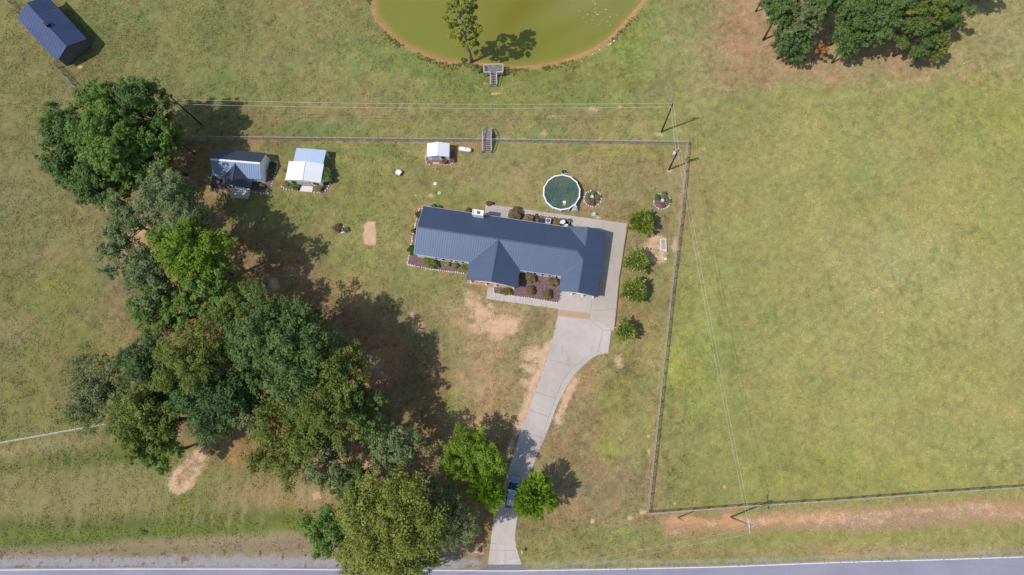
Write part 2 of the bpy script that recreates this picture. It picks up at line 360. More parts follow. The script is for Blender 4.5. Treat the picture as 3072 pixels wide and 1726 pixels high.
# floor of the grove: leaf litter over red clay
grove = area([(520, 400), (620, 420), (640, 470), (620, 560), (690, 620), (760, 700), (860, 740), (960, 800), (1030, 890), (1060, 950), (1240, 1010), (1330, 1120), (1330, 1280), (1310, 1370),
              (1440, 1330), (1520, 1350), (1545, 1290), (1560, 1300), (1500, 1480), (1480, 1600), (1440, 1670), (1250, 1640), (980, 1500), (900, 1440), (760, 1400), (620, 1380), (560, 1340),
              (440, 1230), (420, 1000), (440, 900), (420, 800), (350, 740), (350, 620), (440, 560)], (168, 122, 92), .9, 2.5)
for b in [(860, 830, 80, 60, (205, 160, 125), .7), (800, 780, 90, 60, (178, 132, 100), .7), (720, 560, 70, 30, (190, 155, 110), .7), (1130, 1110, 60, 60, (200, 148, 110), .7), (1200, 1200, 60, 100, (140, 120, 84), .7),
          (1060, 1370, 60, 40, (215, 150, 112), .8), (640, 1180, 150, 90, (150, 110, 88), .6), (1250, 1010, 70, 60, (150, 124, 88), .6), (1120, 930, 80, 60, (170, 120, 95), .6), (1080, 880, 50, 40, (200, 160, 120), .6),
          (1260, 1440, 100, 50, (205, 155, 120), .7), (630, 980, 80, 40, (200, 145, 120), .7), (460, 1010, 60, 60, (185, 140, 110), .6), (430, 720, 60, 60, (222, 184, 150), .8), (560, 650, 100, 60, (205, 165, 130), .6),
          (760, 420, 90, 40, (140, 122, 76), .7), (680, 350, 120, 60, (138, 120, 76), .6), (860, 600, 130, 40, (118, 138, 66), .6), (1270, 1080, 40, 160, (120, 122, 74), .5),
          (1400, 1640, 60, 16, (196, 150, 105), .8), (1470, 1380, 40, 60, (172, 132, 96), .6), (1280, 1340, 40, 30, (152, 140, 90), .6), (1340, 1390, 40, 30, (196, 155, 120), .7)]:
    blob(*b)
# brown earth round the mulch beds and fences
for pts, c_, s_, f_ in [
    ([(1215, 790), (1240, 630), (1262, 615), (1290, 615), (1270, 690), (1250, 780), (1395, 810), (1400, 830), (1300, 812)], (186, 146, 112), .75, .6),
    ([(640, 560), (760, 570), (840, 575), (835, 545), (850, 520), (838, 480), (812, 470), (790, 520), (780, 590), (640, 600), (620, 580)], (190, 150, 105), .7, .8),
    ([(842, 560), (862, 592), (950, 596), (1000, 585), (1010, 545), (1000, 500), (985, 500), (990, 560), (930, 580), (870, 572)], (185, 148, 112), .7, .7),
    ([(1265, 425), (1440, 430), (1440, 445), (1380, 450), (1375, 500), (1290, 502), (1268, 480)], (184, 142, 104), .75, .7),
    ([(1460, 615), (1450, 645), (1440, 640), (1450, 605), (1875, 665), (1890, 672), (1870, 860), (1862, 860)], (186, 148, 112), .6, .5),
    ([(1400, 850), (1470, 870), (1462, 895), (1440, 880)], (176, 140, 104), .7, .6)]:
    area(pts, c_, s_, f_)
def strip(pts, rgb, w_px, st):
    pp = [P(*q) for q in pts]; d, _ = polyline_dist(pp, wx * .35 + gxx * .65, wy * .35 + gyy * .65, False)
    w = np.clip(1.25 - d / (w_px / 15.5), 0, 1) * st
    col[:] = col * (1 - w[:, None]) + np.array([srgb(*rgb)]) * w[:, None]; return w
area([(2150, -60), (2170, 60), (2120, 150), (2180, 190), (2260, 235), (2450, 245), (2560, 215), (2700, 225), (2800, 190), (2860, 120), (2900, 40), (2960, -60)], (176, 142, 114), .75, 3.0)
area([(2960, 60), (3140, -40), (3140, 180), (2900, 220), (2860, 200)], (160, 150, 104), .6, 4.0)
strip([(2430, 312), (2560, 285), (2800, 230), (3100, 165)], (178, 166, 124), 9, .35)
strip([(2440, 326), (2570, 300), (2810, 246), (3100, 182)], (178, 166, 124), 6, .25)
strip([(530, 420), (760, 421), (1100, 426), (2062, 438)], (184, 148, 116), 6, .75)
strip([(2062, 438), (2038, 640), (2006, 880), (1960, 1294), (1932, 1540)], (186, 152, 116), 7, .55)
strip([(1850, 860), (1866, 860), (1850, 1000)], (186, 146, 112), 5, .5)

mottle = fbm(gxx, gyy, 7, 3, 4) - .5; m2 = fbm(gxx, gyy, 1.3, 9, 3) - .5; m3 = vnoise(gxx, gyy, 0.55, 21) - .5
hue = fbm(gxx, gyy, 4.0, 31, 4) - .5; hue2 = fbm(gxx, gyy, 18.0, 35, 3) - .5
m4 = vnoise(gxx, gyy, 0.32, 23) - .5
YD = 1 - .75 * np.clip(blob(1600, 1150, 340, 380, None, 1.2), 0, 1)[:, None]
REG = (1 - .7 * (gyy < -6) * (gxx < -25))[:, None] * (1 - .62 / (1 + np.exp(-(gxx - 26) / 4.0)) * (1 / (1 + np.exp((gyy - 62) / 5.0))))[:, None]
dry = np.clip((fbm(gxx, gyy, 3.2, 130, 4) + .35 * (fbm(gxx, gyy, 14, 134, 2) - .5) + .25 * m3 - .53) * 7, 0, 1)[:, None] * .32 * REG
col = col * (1 - dry) + (col * .35 + .65 * np.array([srgb(172, 146, 116)])) * dry
lush = np.clip((fbm(gxx, gyy, 3.8, 140, 4) + .30 * (fbm(gxx, gyy, 16, 144, 2) - .5) + .2 * m3 - .54) * 7, 0, 1)[:, None] * .30 * REG * YD
col = col * (1 - lush) + (col * np.array([[.70, .92, .55]])) * lush
RG = .35 + .65 * REG[:, 0]
mow = np.sin(2 * PI * (gxx * .985 + gyy * .17 + .8 * (fbm(gxx, gyy, 20, 150, 2) - .5)) / 3.4) * .5 + np.sin(2 * PI * (gxx * .985 + gyy * .17) / 1.7) * .3
lum = 1 + (.45 * mottle + .60 * m2) * RG + (.42 * m3 + .34 * m4) * (.45 + .55 * RG) + .028 * mow * (gxx > -25)
col *= lum[:, None]
m5 = fbm(gxx, gyy, 2.2, 37, 3) - .5
h_ = (.85 * hue + .6 * m5) * RG + .35 * hue2
col[:, 0] *= 1 + .42 * h_; col[:, 1] *= 1 - .05 * h_; col[:, 2] *= 1 + .12 * h_
# darker tufts
tf = np.clip((vnoise(gxx, gyy, 0.7, 61) * vnoise(gxx, gyy, 5, 62) - .48) * 4, 0, 1) * .28
col *= (1 - tf[:, None] * np.array([[1.1, .8, 1.0]]))
# mower streaks across the verge in the south-west
vs = np.clip((vnoise(gxx, gyy * .10, 0.5, 71) - .45) * 2.2, 0, 1) * np.clip(blob(420, 1480, 560, 85, None, 1.0, 0, 6) * 1.4, 0, 1) * .62 * (0.3 + vnoise(gxx, gyy, 4, 72))
col = col * (1 - vs[:, None]) + np.array([srgb(186, 174, 138)]) * vs[:, None]

# pond bank and water outline
POND = [P(*q) for q in [(1112, -60), (1118, -20), (1120.3, 0), (1123.3, 39), (1133.8, 60), (1156, 84), (1186, 116), (1212, 136), (1246, 151), (1290, 172), (1329, 186), (1365, 190), (1415, 186), (1450, 193), (1490, 203),
        (1536, 204), (1590, 202), (1643, 196), (1715, 177), (1781, 149), (1826, 120), (1864, 84), (1894, 49), (1921, 20), (1934, 0), (1952, -60), (1930, -170), (1800, -260), (1500, -300), (1250, -250), (1130, -150)]]
sxx = gxx + .35 * (fbm(gxx, gyy, 2.0, 80) - .5); syy = gyy + .35 * (fbm(gxx, gyy, 2.0, 81) - .5)
pd, pin = polyline_dist(POND, sxx, syy); psd = np.where(pin, pd, -pd)
gz = np.where(psd > 0, -np.minimum(1.6, psd * 0.26), 0.0)
wet = np.clip((psd + 0.75) / .5, 0, 1)
col = col * (1 - wet[:, None]) + np.array([srgb(205, 150, 108)]) * wet[:, None] * (0.85 + .3 * vnoise(gxx, gyy, .5, 90))[:, None]
bank = np.clip(1 - np.abs(psd + 1.5) / 0.9, 0, 1) * .55 * (0.3 + vnoise(gxx, gyy, 2, 91))
col = col * (1 - bank[:, None]) + np.array([srgb(128, 128, 48)]) * bank[:, None]
gz = gz + 0.05 * (fbm(gxx, gyy, 9, 95, 2) - .5) * (psd < -1) * 0.0

# masks: R bare sand, G gravel, B clay
sand = np.zeros(len(gxx)); grav = np.zeros(len(gxx)); clay = np.zeros(len(gxx))
for b in [(1420, 905, 30, 35, .75, 40), (1455, 935, 40, 34, .95, 40), (1500, 975, 55, 34, 1.15, 15), (1450, 985, 50, 30, .8, 0), (1610, 1060, 28, 40, .95, 75), (1605, 1110, 22, 50, .95, 75),
          (1590, 1160, 20, 40, .85, 65), (1570, 1240, 8, 60, .85, 0), (1715, 1150, 10, 40, .8, -15), (1695, 1200, 12, 50, .85, -15), (1680, 1260, 8, 40, .6, -15), (1852, 1080, 18, 14, .9, 0), (1860, 1095, 14, 16, .8, 0),
          (1973, 722, 32, 16, 1.0, 0), (1950, 745, 14, 34, 1.0, 0), (1965, 765, 22, 16, .8, 0), (2022, 738, 8, 20, .8, 0), (1990, 765, 15, 24, 1.0, 0), (1900, 725, 10, 16, .6, 0),
          (1793, 652, 10, 6, 1.1, 0), (1288, 587, 14, 10, .75, 0), (1245, 588, 8, 10, .6, 0), (1230, 455, 8, 3, .9, 0), (1800, 500, 7, 24, .65, 0), (1798, 540, 4, 20, .6, 0),
          (1800, 488, 8, 8, .7, 0), (1236, 950, 14, 16, .9, 0), (1250, 985, 22, 18, .75, 0), 
          (948, 1483, 14, 12, .95, 0), (1000, 1460, 18, 8, .7, 0), (1436, 262, 15, 3.5, .9, -28), (1484, 279, 22, 3.5, .95, 8), (1457, 249, 7, 6, .8, 0), (1508, 267, 7, 6, .6, 0),
          (1982, 400, 16, 8, .8, 0), (2040, 390, 18, 10, .6, 0), (1775, 325, 26, 14, .7, 0), (1860, 320, 14, 8, .6, 0), (1660, 350, 30, 10, .6, 0), (1632, 400, 16, 12, .7, 0), (1588, 380, 8, 6, .7, 0),
          (2005, 512, 13, 10, .95, 0), (2110, 445, 10, 8, .7, 0), (430, 705, 22, 18, .8, 0), (450, 760, 30, 22, .8, 0), (420, 650, 40, 14, .6, 0), (660, 640, 26, 16, .6, 0), (820, 850, 20, 18, .95, 0), (870, 800, 30, 16, .6, 0),
          (1120, 905, 24, 14, .6, 0), (1130, 1110, 26, 30, .6, 0), (1095, 1385, 34, 18, .75, 0), (700, 575, 44, 10, .65, 0), (241, 200, 7, 5, 1.2, 0), (1775, 1563, 7, 7, 1.1, 0), (1888, 1556, 8, 8, 1.1, 0), (1950, 1308, 7, 7, 1.0, 0),
          (1440, 1655, 26, 12, .7, 0), (2172, 1462, 7, 6, .9, 0), (2024, 1510, 4, 4, 1., 0), (1920, 1530, 20, 10, .75, 0), (1945, 1360, 5, 25, .7, 0), (350, 205, 5, 4, .5, 0),
          (1330, 175, 8, 3, .5, 0)]:
    sand = np.maximum(sand, blob(b[0], b[1], b[2], b[3], None, b[4], b[5]))
grav_pts = None
scar = area([(606, 1325), (560, 1372), (506, 1422), (496, 1462), (526, 1492), (562, 1474), (590, 1440), (618, 1402), (626, 1352)], None, 1.0, .8)
scin = area([(585, 1368), (604, 1388), (575, 1430), (552, 1462), (528, 1455), (520, 1425), (548, 1398)], (190, 152, 126), .8, .7)
sand = np.maximum(sand, scar * (.95 + .5 * (fbm(gxx, gyy, 2.0, 160, 3) - .5)) * (1 - .55 * scin))
sand = np.maximum(sand, 1.15 * area([(1091, 668), (1110, 664), (1129, 666), (1127, 734), (1089, 733)], None, 1.0, .3))
pit = blob(538, 1450, 4, 8, None, 1, 0); col = col * (1 - .8 * pit[:, None])
for b in [(1960, 735, 46, 32, .8, 0), (1975, 770, 34, 20, .75, 0), (2025, 735, 10, 34, .9, 0)]: sand = np.maximum(sand, blob(b[0], b[1], b[2], b[3], None, b[4], b[5]))
for pts, w_ in (([(1655, 1035), (1625, 1105), (1592, 1178), (1574, 1240), (1556, 1296)], 1.9), ([(1724, 1142), (1697, 1200), (1676, 1262)], 1.3), ([(1538, 1330), (1522, 1380)], .8)):
    sand = np.maximum(sand, .98 * np.clip(1.15 - polyline_dist([P(*q) for q in pts], wx, wy, False)[0] / w_, 0, 1))
cl = area([(1978, 1552), (2010, 1538), (2040, 1535), (2100, 1545), (2150, 1548), (2175, 1520), (2200, 1518), (2210, 1540), (2300, 1545), (2380, 1538), (2480, 1528), (2600, 1524), (2800, 1512), (3100, 1496),
           (3100, 1560), (2800, 1573), (2480, 1588), (2240, 1588), (2100, 1600), (2000, 1615), (1985, 1600), (1975, 1580)], (190, 148, 118), .9, .9)
col = col * (1 - .8 * np.clip(blob(2650, 1558, 300, 22, None, 1, 2) * 1.2, 0, 1)[:, None] * (cl > .2)[:, None]) + np.array([srgb(166, 138, 120)]) * (.8 * np.clip(blob(2650, 1558, 300, 22, None, 1, 2) * 1.2, 0, 1) * (cl > .2))[:, None]
sand = np.maximum(sand, cl * .55 * (0.4 + vnoise(gxx, gyy, 3, 99)))
clay = np.maximum(clay, cl * np.clip(blob(2050, 1560, 80, 14, None, 1.1) + blob(2250, 1553, 100, 18, None, 1.0) + blob(2400, 1550, 130, 20, None, 1.0) + .25, 0, 1))
sand = np.maximum(sand, cl * np.clip(blob(2600, 1535, 400, 12, None, .75, 2), 0, 1))
strip_w = strip([(1950, 1538), (2258, 1515), (2500, 1500), (2700, 1487)], (196, 152, 118), 4, .6)
g1 = area([(-80, 1646), (-80, 1712), (1440, 1712), (1445, 1690), (1430, 1640), (1250, 1618), (980, 1592), (760, 1606), (480, 1622), (300, 1630), (120, 1644)], (196, 172, 152), .92, .8) + 0 * area([(-80, 1658), (120, 1655), (300, 1640), (480, 1632), (620, 1628), (760, 1616), (930, 1605), (1000, 1640), (1440, 1655), (1458, 1690), (1440, 1712), (-80, 1712)], (160, 138, 118), .92, .8)
brn = area([(-80, 1700), (1440, 1702), (1440, 1712), (-80, 1712)], (150, 122, 98), .5, .5)
grav = np.maximum(grav, g1 * np.clip(1.25 - np.abs(polyline_dist([P(-80, 1694), P(120, 1688), P(480, 1689), P(768, 1686), P(1100, 1694), P(1440, 1697)], gxx, gyy, False)[0]) / 1.65, 0, 1))
grav = np.maximum(grav, .62 * np.clip(1.2 - polyline_dist([P(1575, 1692), P(1800, 1688), P(2168, 1684), P(2500, 1672), P(3100, 1652)], gxx, gyy, False)[0] / .65, 0, 1))
lump = np.array([srgb(100, 78, 62)])
sp_ = np.clip((vnoise(gxx, gyy, .55, 121) - .80) * 9, 0, 1) * np.clip(g1, 0, 1) * .8
col = col * (1 - sp_[:, None]) + lump * sp_[:, None]; grav = grav * (1 - sp_)
wl_ = 1 / (1 + np.exp((gxx + 58) / 9.0)); wl_ = wl_[:, None]  # lens vignetting put into the ground colour: darker towards the west
col = col * (1 - wl_ * np.array([[.22, .22, .28]])) * np.array([[.985, .962, .86]])
er_ = (1 / (1 + np.exp(-(gxx - 30) / 8.0)))[:, None]; col = col * (1 + er_ * np.array([[.24, .20, .22]]))
far_ = np.clip(np.maximum(np.maximum(gx[9] - gxx, gxx - gx[-10]), np.maximum(gy[9] - gyy, gyy - gy[-10])) / 3.0, 0, 1)[:, None]
col = col * (1 - far_) + np.array([srgb(146, 143, 88)]) * far_
vcol = np.concatenate([np.clip(col * GK, 0.012, .9), np.ones((len(gxx), 1))], 1)
vmask = np.stack([np.clip(sand, 0, 1.2), np.clip(grav, 0, 1.2), np.clip(clay, 0, 1.2), np.ones(len(gxx))], 1)
nx_, ny_ = len(gx), len(gy)
ii = np.arange(nx_ - 1)[None, :] + np.arange(ny_ - 1)[:, None] * nx_
GF = np.stack([ii, ii + 1, ii + 1 + nx_, ii + nx_], -1).reshape(-1, 4)

def ground_mat():
    t = NT('grass_and_bare_earth')
    a = t.n('ShaderNodeAttribute', attribute_name='tone'); m = t.n('ShaderNodeAttribute', attribute_name='mask')
    sp = t.n('ShaderNodeSeparateColor'); t.l(m.outputs['Color'], sp.inputs[0])
    fine = t.noise(3.2, 4, .7, lo=.3, hi=.7); finer = t.noise(9.0, 3, .7, lo=.3, hi=.7); med = t.noise(.9, 5, .65, lo=.3, hi=.7)
    g = t.mix(t.math('MULTIPLY', fine, .42), a.outputs['Color'], (0.075, 0.078, 0.022))
    g = t.mix(t.math('MULTIPLY', finer, .30), g, (0.46, 0.40, 0.22))
    # small pale flowers, stones and dung dots
    vo = t.n('ShaderNodeTexVoronoi'); vo.inputs['Scale'].default_value = .32; t.l(t.coord(), vo.inputs['Vector'])
    dots = t.math('LESS_THAN', vo.outputs['Distance'], 0.028)
    g = t.mix(t.math('MULTIPLY', dots, .6), g, (0.62, 0.54, 0.34))
    vo2 = t.n('ShaderNodeTexVoronoi'); vo2.inputs['Scale'].default_value = .13; t.l(t.coord(), vo2.inputs['Vector'])
    g = t.mix(t.math('MULTIPLY', t.math('LESS_THAN', vo2.outputs['Distance'], 0.016), .7), g, (0.05, 0.045, 0.03))
    brk = t.math('MULTIPLY_ADD', t.math('ADD', t.math('MULTIPLY', t.noise(.8, 6, .75, lo=.3, hi=.7), .5), t.math('MULTIPLY', t.noise(3.4, 4, .8, lo=.3, hi=.7), .5)), 1.5, -1.22)
    def cover(ch, gain=2.5):
        return t.math('MULTIPLY', t.math('ADD', ch, brk), gain, clamp=True)
    sandc = t.mix(med, srgb(240, 205, 176, GK), srgb(215, 168, 130, GK))
    clayc = t.mix(med, srgb(228, 176, 128, GK), srgb(205, 148, 108, GK))
    grvc = t.mix(t.noise(6, 4, .8, lo=.3, hi=.7), srgb(184, 182, 192, GK), srgb(148, 144, 148, GK))
    g = t.mix(t.math('MULTIPLY', cover(sp.outputs[2]), .85), g, clayc)
    g = t.mix(t.math('MULTIPLY', cover(sp.outputs[0]), .84), g, sandc)
    g = t.mix(t.math('MULTIPLY', cover(sp.outputs[1], 2.5), .85), g, grvc)
    t.set(g, .95, 0, .1)
    t.bump(t.math('ADD', fine, t.math('MULTIPLY', finer, .5)), .45, .12)
    return t.m
ground = np_mesh('ground', np.stack([gxx, gyy, gz], 1), GF, ground_mat(), None,
                 {'tone': ('FLOAT_COLOR', 'POINT', vcol), 'mask': ('FLOAT_COLOR', 'POINT', vmask)})
tag(ground, 'patchy pasture and lawn with bare clay spots', kind='structure')

# loose grass tufts and seed heads standing on the turf: nobody could count them
def tufts():
    rs = np.random.RandomState(31); n = 260000
    x = rs.uniform(-106, 92, n); y = rs.uniform(-22.5, 86, n)
    ix = np.clip(((x - gx[9]) / .3).round().astype(int) + 9, 0, len(gx) - 1); iy = np.clip(((y - gy[9]) / .3).round().astype(int) + 9, 0, len(gy) - 1); k = iy * len(gx) + ix
    keep = (psd[k] < -.5) & (sand[k] < .45) & (clay[k] < .3) & (grav[k] < .3)
    for poly in HARDPOLY:
        _, ins = polyline_dist(poly, x + rs.normal(size=n) * .11, y + rs.normal(size=n) * .11); keep &= ~ins
    keep &= (vnoise(x, y, 1.3, 201) + .5 * vnoise(x, y, 5, 202) > .45 + .35 * rs.rand(n))
    x, y, k = x[keep], y[keep], k[keep]; n = len(x)
    s_ = rs.uniform(.05, .17, n); a = rs.rand(n) * 6.28; h = rs.uniform(.04, .14, n)
    ca, sa = np.cos(a), np.sin(a)
    V = np.stack([np.stack([x - ca * s_, y - sa * s_, np.full(n, .005)], 1), np.stack([x + sa * s_ * .7, y - ca * s_ * .7, h * .5], 1), np.stack([x + ca * s_, y + sa * s_, h], 1), np.stack([x - sa * s_ * .7, y + ca * s_ * .7, h * .4], 1)], 1).reshape(-1, 3)
    fr = np.where(x > 26, .55, 1.0)[:, None]
    base = vcol[k, :3] * (1 + fr * (rs.uniform(-.40, .28, n)[:, None])) * (1 + .11 * fr * rs.normal(size=(n, 1)) * np.array([[1, .1, .4]]))
    c4 = np.concatenate([np.clip(base, .01, .8), np.ones((n, 1))], 1)
    t = NT('grass_tuft_blades'); a_ = t.n('ShaderNodeAttribute', attribute_name='tone'); t.set(a_.outputs['Color'], .9, 0, .1)
    o = np_mesh('grass_tufts', V, np.arange(4 * n).reshape(n, 4), t.m, None, {'tone': ('FLOAT_COLOR', 'FACE', c4)})
    tag(o, 'short uneven grass tufts over the lawn and pasture', 'grass', kind='stuff')

# water
sel = (psd > 0.0)
pxs = np.arange(min(p[0] for p in POND) - 1, max(p[0] for p in POND) + 1, .5); pys = np.arange(min(p[1] for p in POND) - 1, max(p[1] for p in POND) + 1, .5)
WXg, WYg = np.meshgrid(pxs, pys); wxx = WXg.ravel(); wyy = WYg.ravel()
wd, wi = polyline_dist(POND, wxx, wyy); wsd = np.where(wi, wd, -wd)
ii = np.arange(len(pxs) - 1)[None, :] + np.arange(len(pys) - 1)[:, None] * len(pxs)
WF = np.stack([ii, ii + 1, ii + 1 + len(pxs), ii + len(pxs)], -1).reshape(-1, 4)
WF = WF[(wsd[WF] > -0.6).all(1)]
wc = np.tile(np.array([srgb(132, 128, 52)]), (len(wxx), 1))
def wblob(px, py, rx, ry, rgb, st, rot=0):
    c = P(px, py); a = rad(rot); dx = wxx - c[0]; dy = wyy - c[1]
    dx = dx + 2 * (vnoise(wxx, wyy, 6, 1) - .5); dy = dy + 2 * (vnoise(wxx, wyy, 6, 2) - .5)
    u = (dx * math.cos(a) + dy * math.sin(a)) / (rx / 13.5); v = (-dx * math.sin(a) + dy * math.cos(a)) / (ry / 13.5)
    w = np.exp(-(u * u + v * v) * .8)[:, None] * st; wc[:] = wc * (1 - w) + np.array([srgb(*rgb)]) * w
wblob(1500, 60, 420, 200, (134, 136, 62), .5); wblob(1250, 60, 130, 120, (132, 134, 60), .8); wblob(1580, 40, 60, 90, (122, 116, 28), .95, -35); wblob(1680, 100, 110, 60, (128, 132, 46), .8, 20); wblob(1780, 20, 130, 60, (140, 138, 82), .85, 15); wblob(1700, 80, 150, 20, (126, 124, 40), .5, 30)
e_ = np.clip(1 - wsd / 1.9, 0, 1)[:, None] ** 1.8 * .62
wc = wc * (1 - e_) + np.array([srgb(196, 150, 84)]) * e_
wc = wc * (1 + .10 * (fbm(wxx, wyy, 5, 5)[:, None] - .5))
t = NT('murky_pond_water'); a_ = t.n('ShaderNodeAttribute', attribute_name='tone')
t.set(a_.outputs['Color'], .22, 0, .35); t.bump(t.noise(1.2, 3, .6), .04, .03)
water = np_mesh('pond_water', np.stack([wxx, wyy, np.full(len(wxx), -.10)], 1), WF, t.m, None, {'tone': ('FLOAT_COLOR', 'POINT', np.concatenate([wc * GK, np.ones((len(wxx), 1))], 1))})
tag(water, 'murky olive green farm pond', kind='structure')
# a few floating algae flecks, too many to count
rs = np.random.RandomState(3); fl = MB()
for i in range(34):
    x, y = P(rs.normal(1800, 28), rs.normal(38, 20)); s_ = rs.uniform(.04, .12); a0 = rs.rand() * 3
    fl.add([(x + s_ * math.cos(a0 + k * 1.26) * (1 + .4 * rs.rand()), y + s_ * math.sin(a0 + k * 1.26), -.085) for k in range(5)], [(0, 1, 2, 3, 4)])
tag(fl.build('floating_algae', mat('algae_fleck', srgb(150, 190, 110), srgb(190, 210, 130), 3)), 'pale green algae flecks scattered on the pond', 'algae', kind='stuff')

# ------------------------------------------------------------------ road, drive, paths
def sheet(name, pts, z, m_, label, thick=None, kind='structure'):
    mb = MB()
    if thick: mb.prism(pts, z - thick, z)
    else: mb.add([(x, y, z) for x, y in pts], [tuple(range(len(pts)))])
    o = mb.build(name, m_)
    # make the face look up
    me = o.data
    if not thick and me.polygons[0].normal.z < 0: me.flip_normals()
    return tag(o, label, kind=kind)
EDGE = [P(*q) for q in [(-900, 1722), (-300, 1713), (0, 1709.5), (400, 1706.5), (768, 1706.5), (1200, 1710.5), (1536, 1712.3), (1800, 1708), (2168, 1700), (2500, 1687), (2800, 1679), (3072, 1670), (3500, 1654), (4200, 1625)]]
off = lambda d: [(x, y - d) for x, y in EDGE]
def ribbon(name, d0, d1, z, m_, label):
    a, b = off(d0), off(d1); mb = MB(); n = len(a)
    mb.add([(x, y, z) for x, y in a + b], [(i, n + i, n + i + 1, i + 1) for i in range(n - 1)])
    return tag(mb.build(name, m_), label, kind='structure')
ribbon('road', -.22, 7.2, .012, ASPH, 'grey asphalt country road along the bottom')
ribbon('road_edge_line', 0.0, .13, .016, LINEW, 'white edge line of the road')
ribbon('road_far_line', 6.75, 6.88, .016, LINEW, 'white far edge line of the road')
ribbon('road_centre_line', 3.30, 3.42, .016, LINEY, 'yellow centre line of the road')
ribbon('road_centre_line', 3.55, 3.67, .016, LINEY, 'second yellow centre line of the road')
Z1, R2, R5, R8 = ((1200, 600), 3.68), ((1536, 640), 4.521), ((1300, 860), 3.349), ((1400, 1294), 3.349)
drive = [P(1456.8, 612.2), P(1880.7, 671.2), P(1854.8, 860), P(1842, 991.4), P(1833, 993), P(1824.6, 1060), P(1801.6, 1062.4), P(1777.7, 1072.6), P(1748, 1099), P(1721, 1125.7), P(1697, 1164.6), P(1671.7, 1215.3), P(1642, 1294),
         P(1583.6, 1434.3), P(1563, 1500), P(1552.3, 1547.8), P(1544.8, 1604.5), P(1547.8, 1640.4), P(1558.3, 1673.2), P(1567, 1697), P(1463, 1697), P(1471.7, 1631.4), P(1477.6, 1577.7), P(1486.6, 1529.9), P(1519.4, 1428.4), P(1563, 1294), P(1607.6, 1173.5),
         P(1637.4, 1089.9), P(1658.3, 1018.3), P(1670.3, 958.5), P(1676.2, 927.2), P(1458.2, 897), P(1463, 857), P(1500, 800), P(1451, 690)]
sheet('driveway', drive, .03, CONC, 'pale concrete driveway and garage apron', .5)
sheet('patio', [P(1456.8, 612.2), P(1880.7, 671.2), P(1854.8, 860), P(1842, 991.4), P(1775, 958), P(1783, 880), P(1500, 800), P(1451, 690)], .036, CONC2, 'older stained concrete patio behind the house')
sheet('stained_concrete', PL(*R5, [(1255, 232), (1400, 247), (1570, 268), (1570, 332), (1400, 312), (1245, 296)]), .042, STAIN, 'clay stained strip across the driveway')
sheet('road_apron', [P(1438, 1711), P(1464, 1694), P(1566, 1694), P(1583, 1710.5)], .034, APRON, 'dark asphalt apron where drive meets road')
jt = MB()
def joint(o, s, pts, w=.028, z=.045):
    pp = PL(o, s, pts)
    for (ax, ay), (bx, by) in zip(pp[:-1], pp[1:]):
        L = math.hypot(bx - ax, by - ay); nx, ny = -(by - ay) / L * w, (bx - ax) / L * w
        jt.add([(ax - nx, ay - ny, z), (bx - nx, by - ny, z), (bx + nx, by + ny, z), (ax + nx, ay + ny, z)], [(0, 1, 2, 3)])
for l_ in [[(1160, 735), (1280, 762), (1400, 808)], [(1025, 1055), (1220, 1125)], [(960, 1240), (1160, 1310)], [(1575, 330), (1705, 440), (1655, 650), (1500, 740), (1405, 810), (1300, 940), (1225, 1130), (1160, 1310), (1110, 1447)],
           [(1705, 440), (1812, 442)], [(1595, 110), (1570, 325)], [(1655, 650), (1690, 672)], [(1590, 235), (1700, 240), (1830, 215)]]:
    joint(*R5, l_)
for l_ in [[(562, -2), (770, 70)], [(290, 810), (500, 855)], [(250, 1195), (487, 1200)], [(240, 1130), (300, 1128)]]: joint(*R8, l_, .022)
for l_ in [[(1085, 62), (1075, 130)], [(1250, 80), (1245, 120)], [(1700, 140), (1695, 185)], [(2245, 242), (2230, 320)], [(2262, 455), (2425, 468)], [(2240, 617), (2400, 632)], [(2225, 750), (2390, 795), (2450, 800)], [(2195, 930), (2290, 940)],
           [(1900, 240), (2010, 180)], [(1950, 290), (2060, 200)]]: joint(*Z1, l_, .022)
for x in (1500, 1545, 1595, 1640): joint((0, 0), 1, [(x, 886 + (x - 1500) * .15), (x - 1, 903 + (x - 1500) * .15)], .02)
tag(jt.build('concrete_joints', JOINT), 'dark joints cut into the concrete', kind='structure')
te = MB(); pts = PL(*R5, [(1858, -60), (1858, 0), (1838, 230), (1815, 440)]) ; top_ = P(1883, 672); pts = [top_] + pts
for a, b in zip(pts[:-1], pts[1:]): te.beam((a[0] + .12, a[1], .06), (b[0] + .12, b[1], .06), .12, .14)
tag(te.build('timber_edging', TIMBER), 'low brown timber edging along the east side of the driveway', 'edging')
tag(MB().beam((*P(2010, 1498), .0), (*P(2012, 1498.5), .0), .01, .01).build('soil', TIMBER), kind='structure') if False else None

HARDPOLY = [drive, EDGE + off(12)[::-1], [P(*q) for q in [(1215, 790), (1260, 600), (1460, 610), (1890, 665), (1860, 900), (1680, 930), (1400, 830)]], [P(*q) for q in [(615, 560), (640, 445), (800, 455), (835, 480), (815, 580), (760, 600), (700, 595)]],
            [P(*q) for q in [(845, 560), (880, 430), (975, 435), (1000, 560), (970, 580), (870, 575)]], [P(*q) for q in [(1275, 500), (1272, 428), (1370, 428), (1370, 500)]]]
tufts()

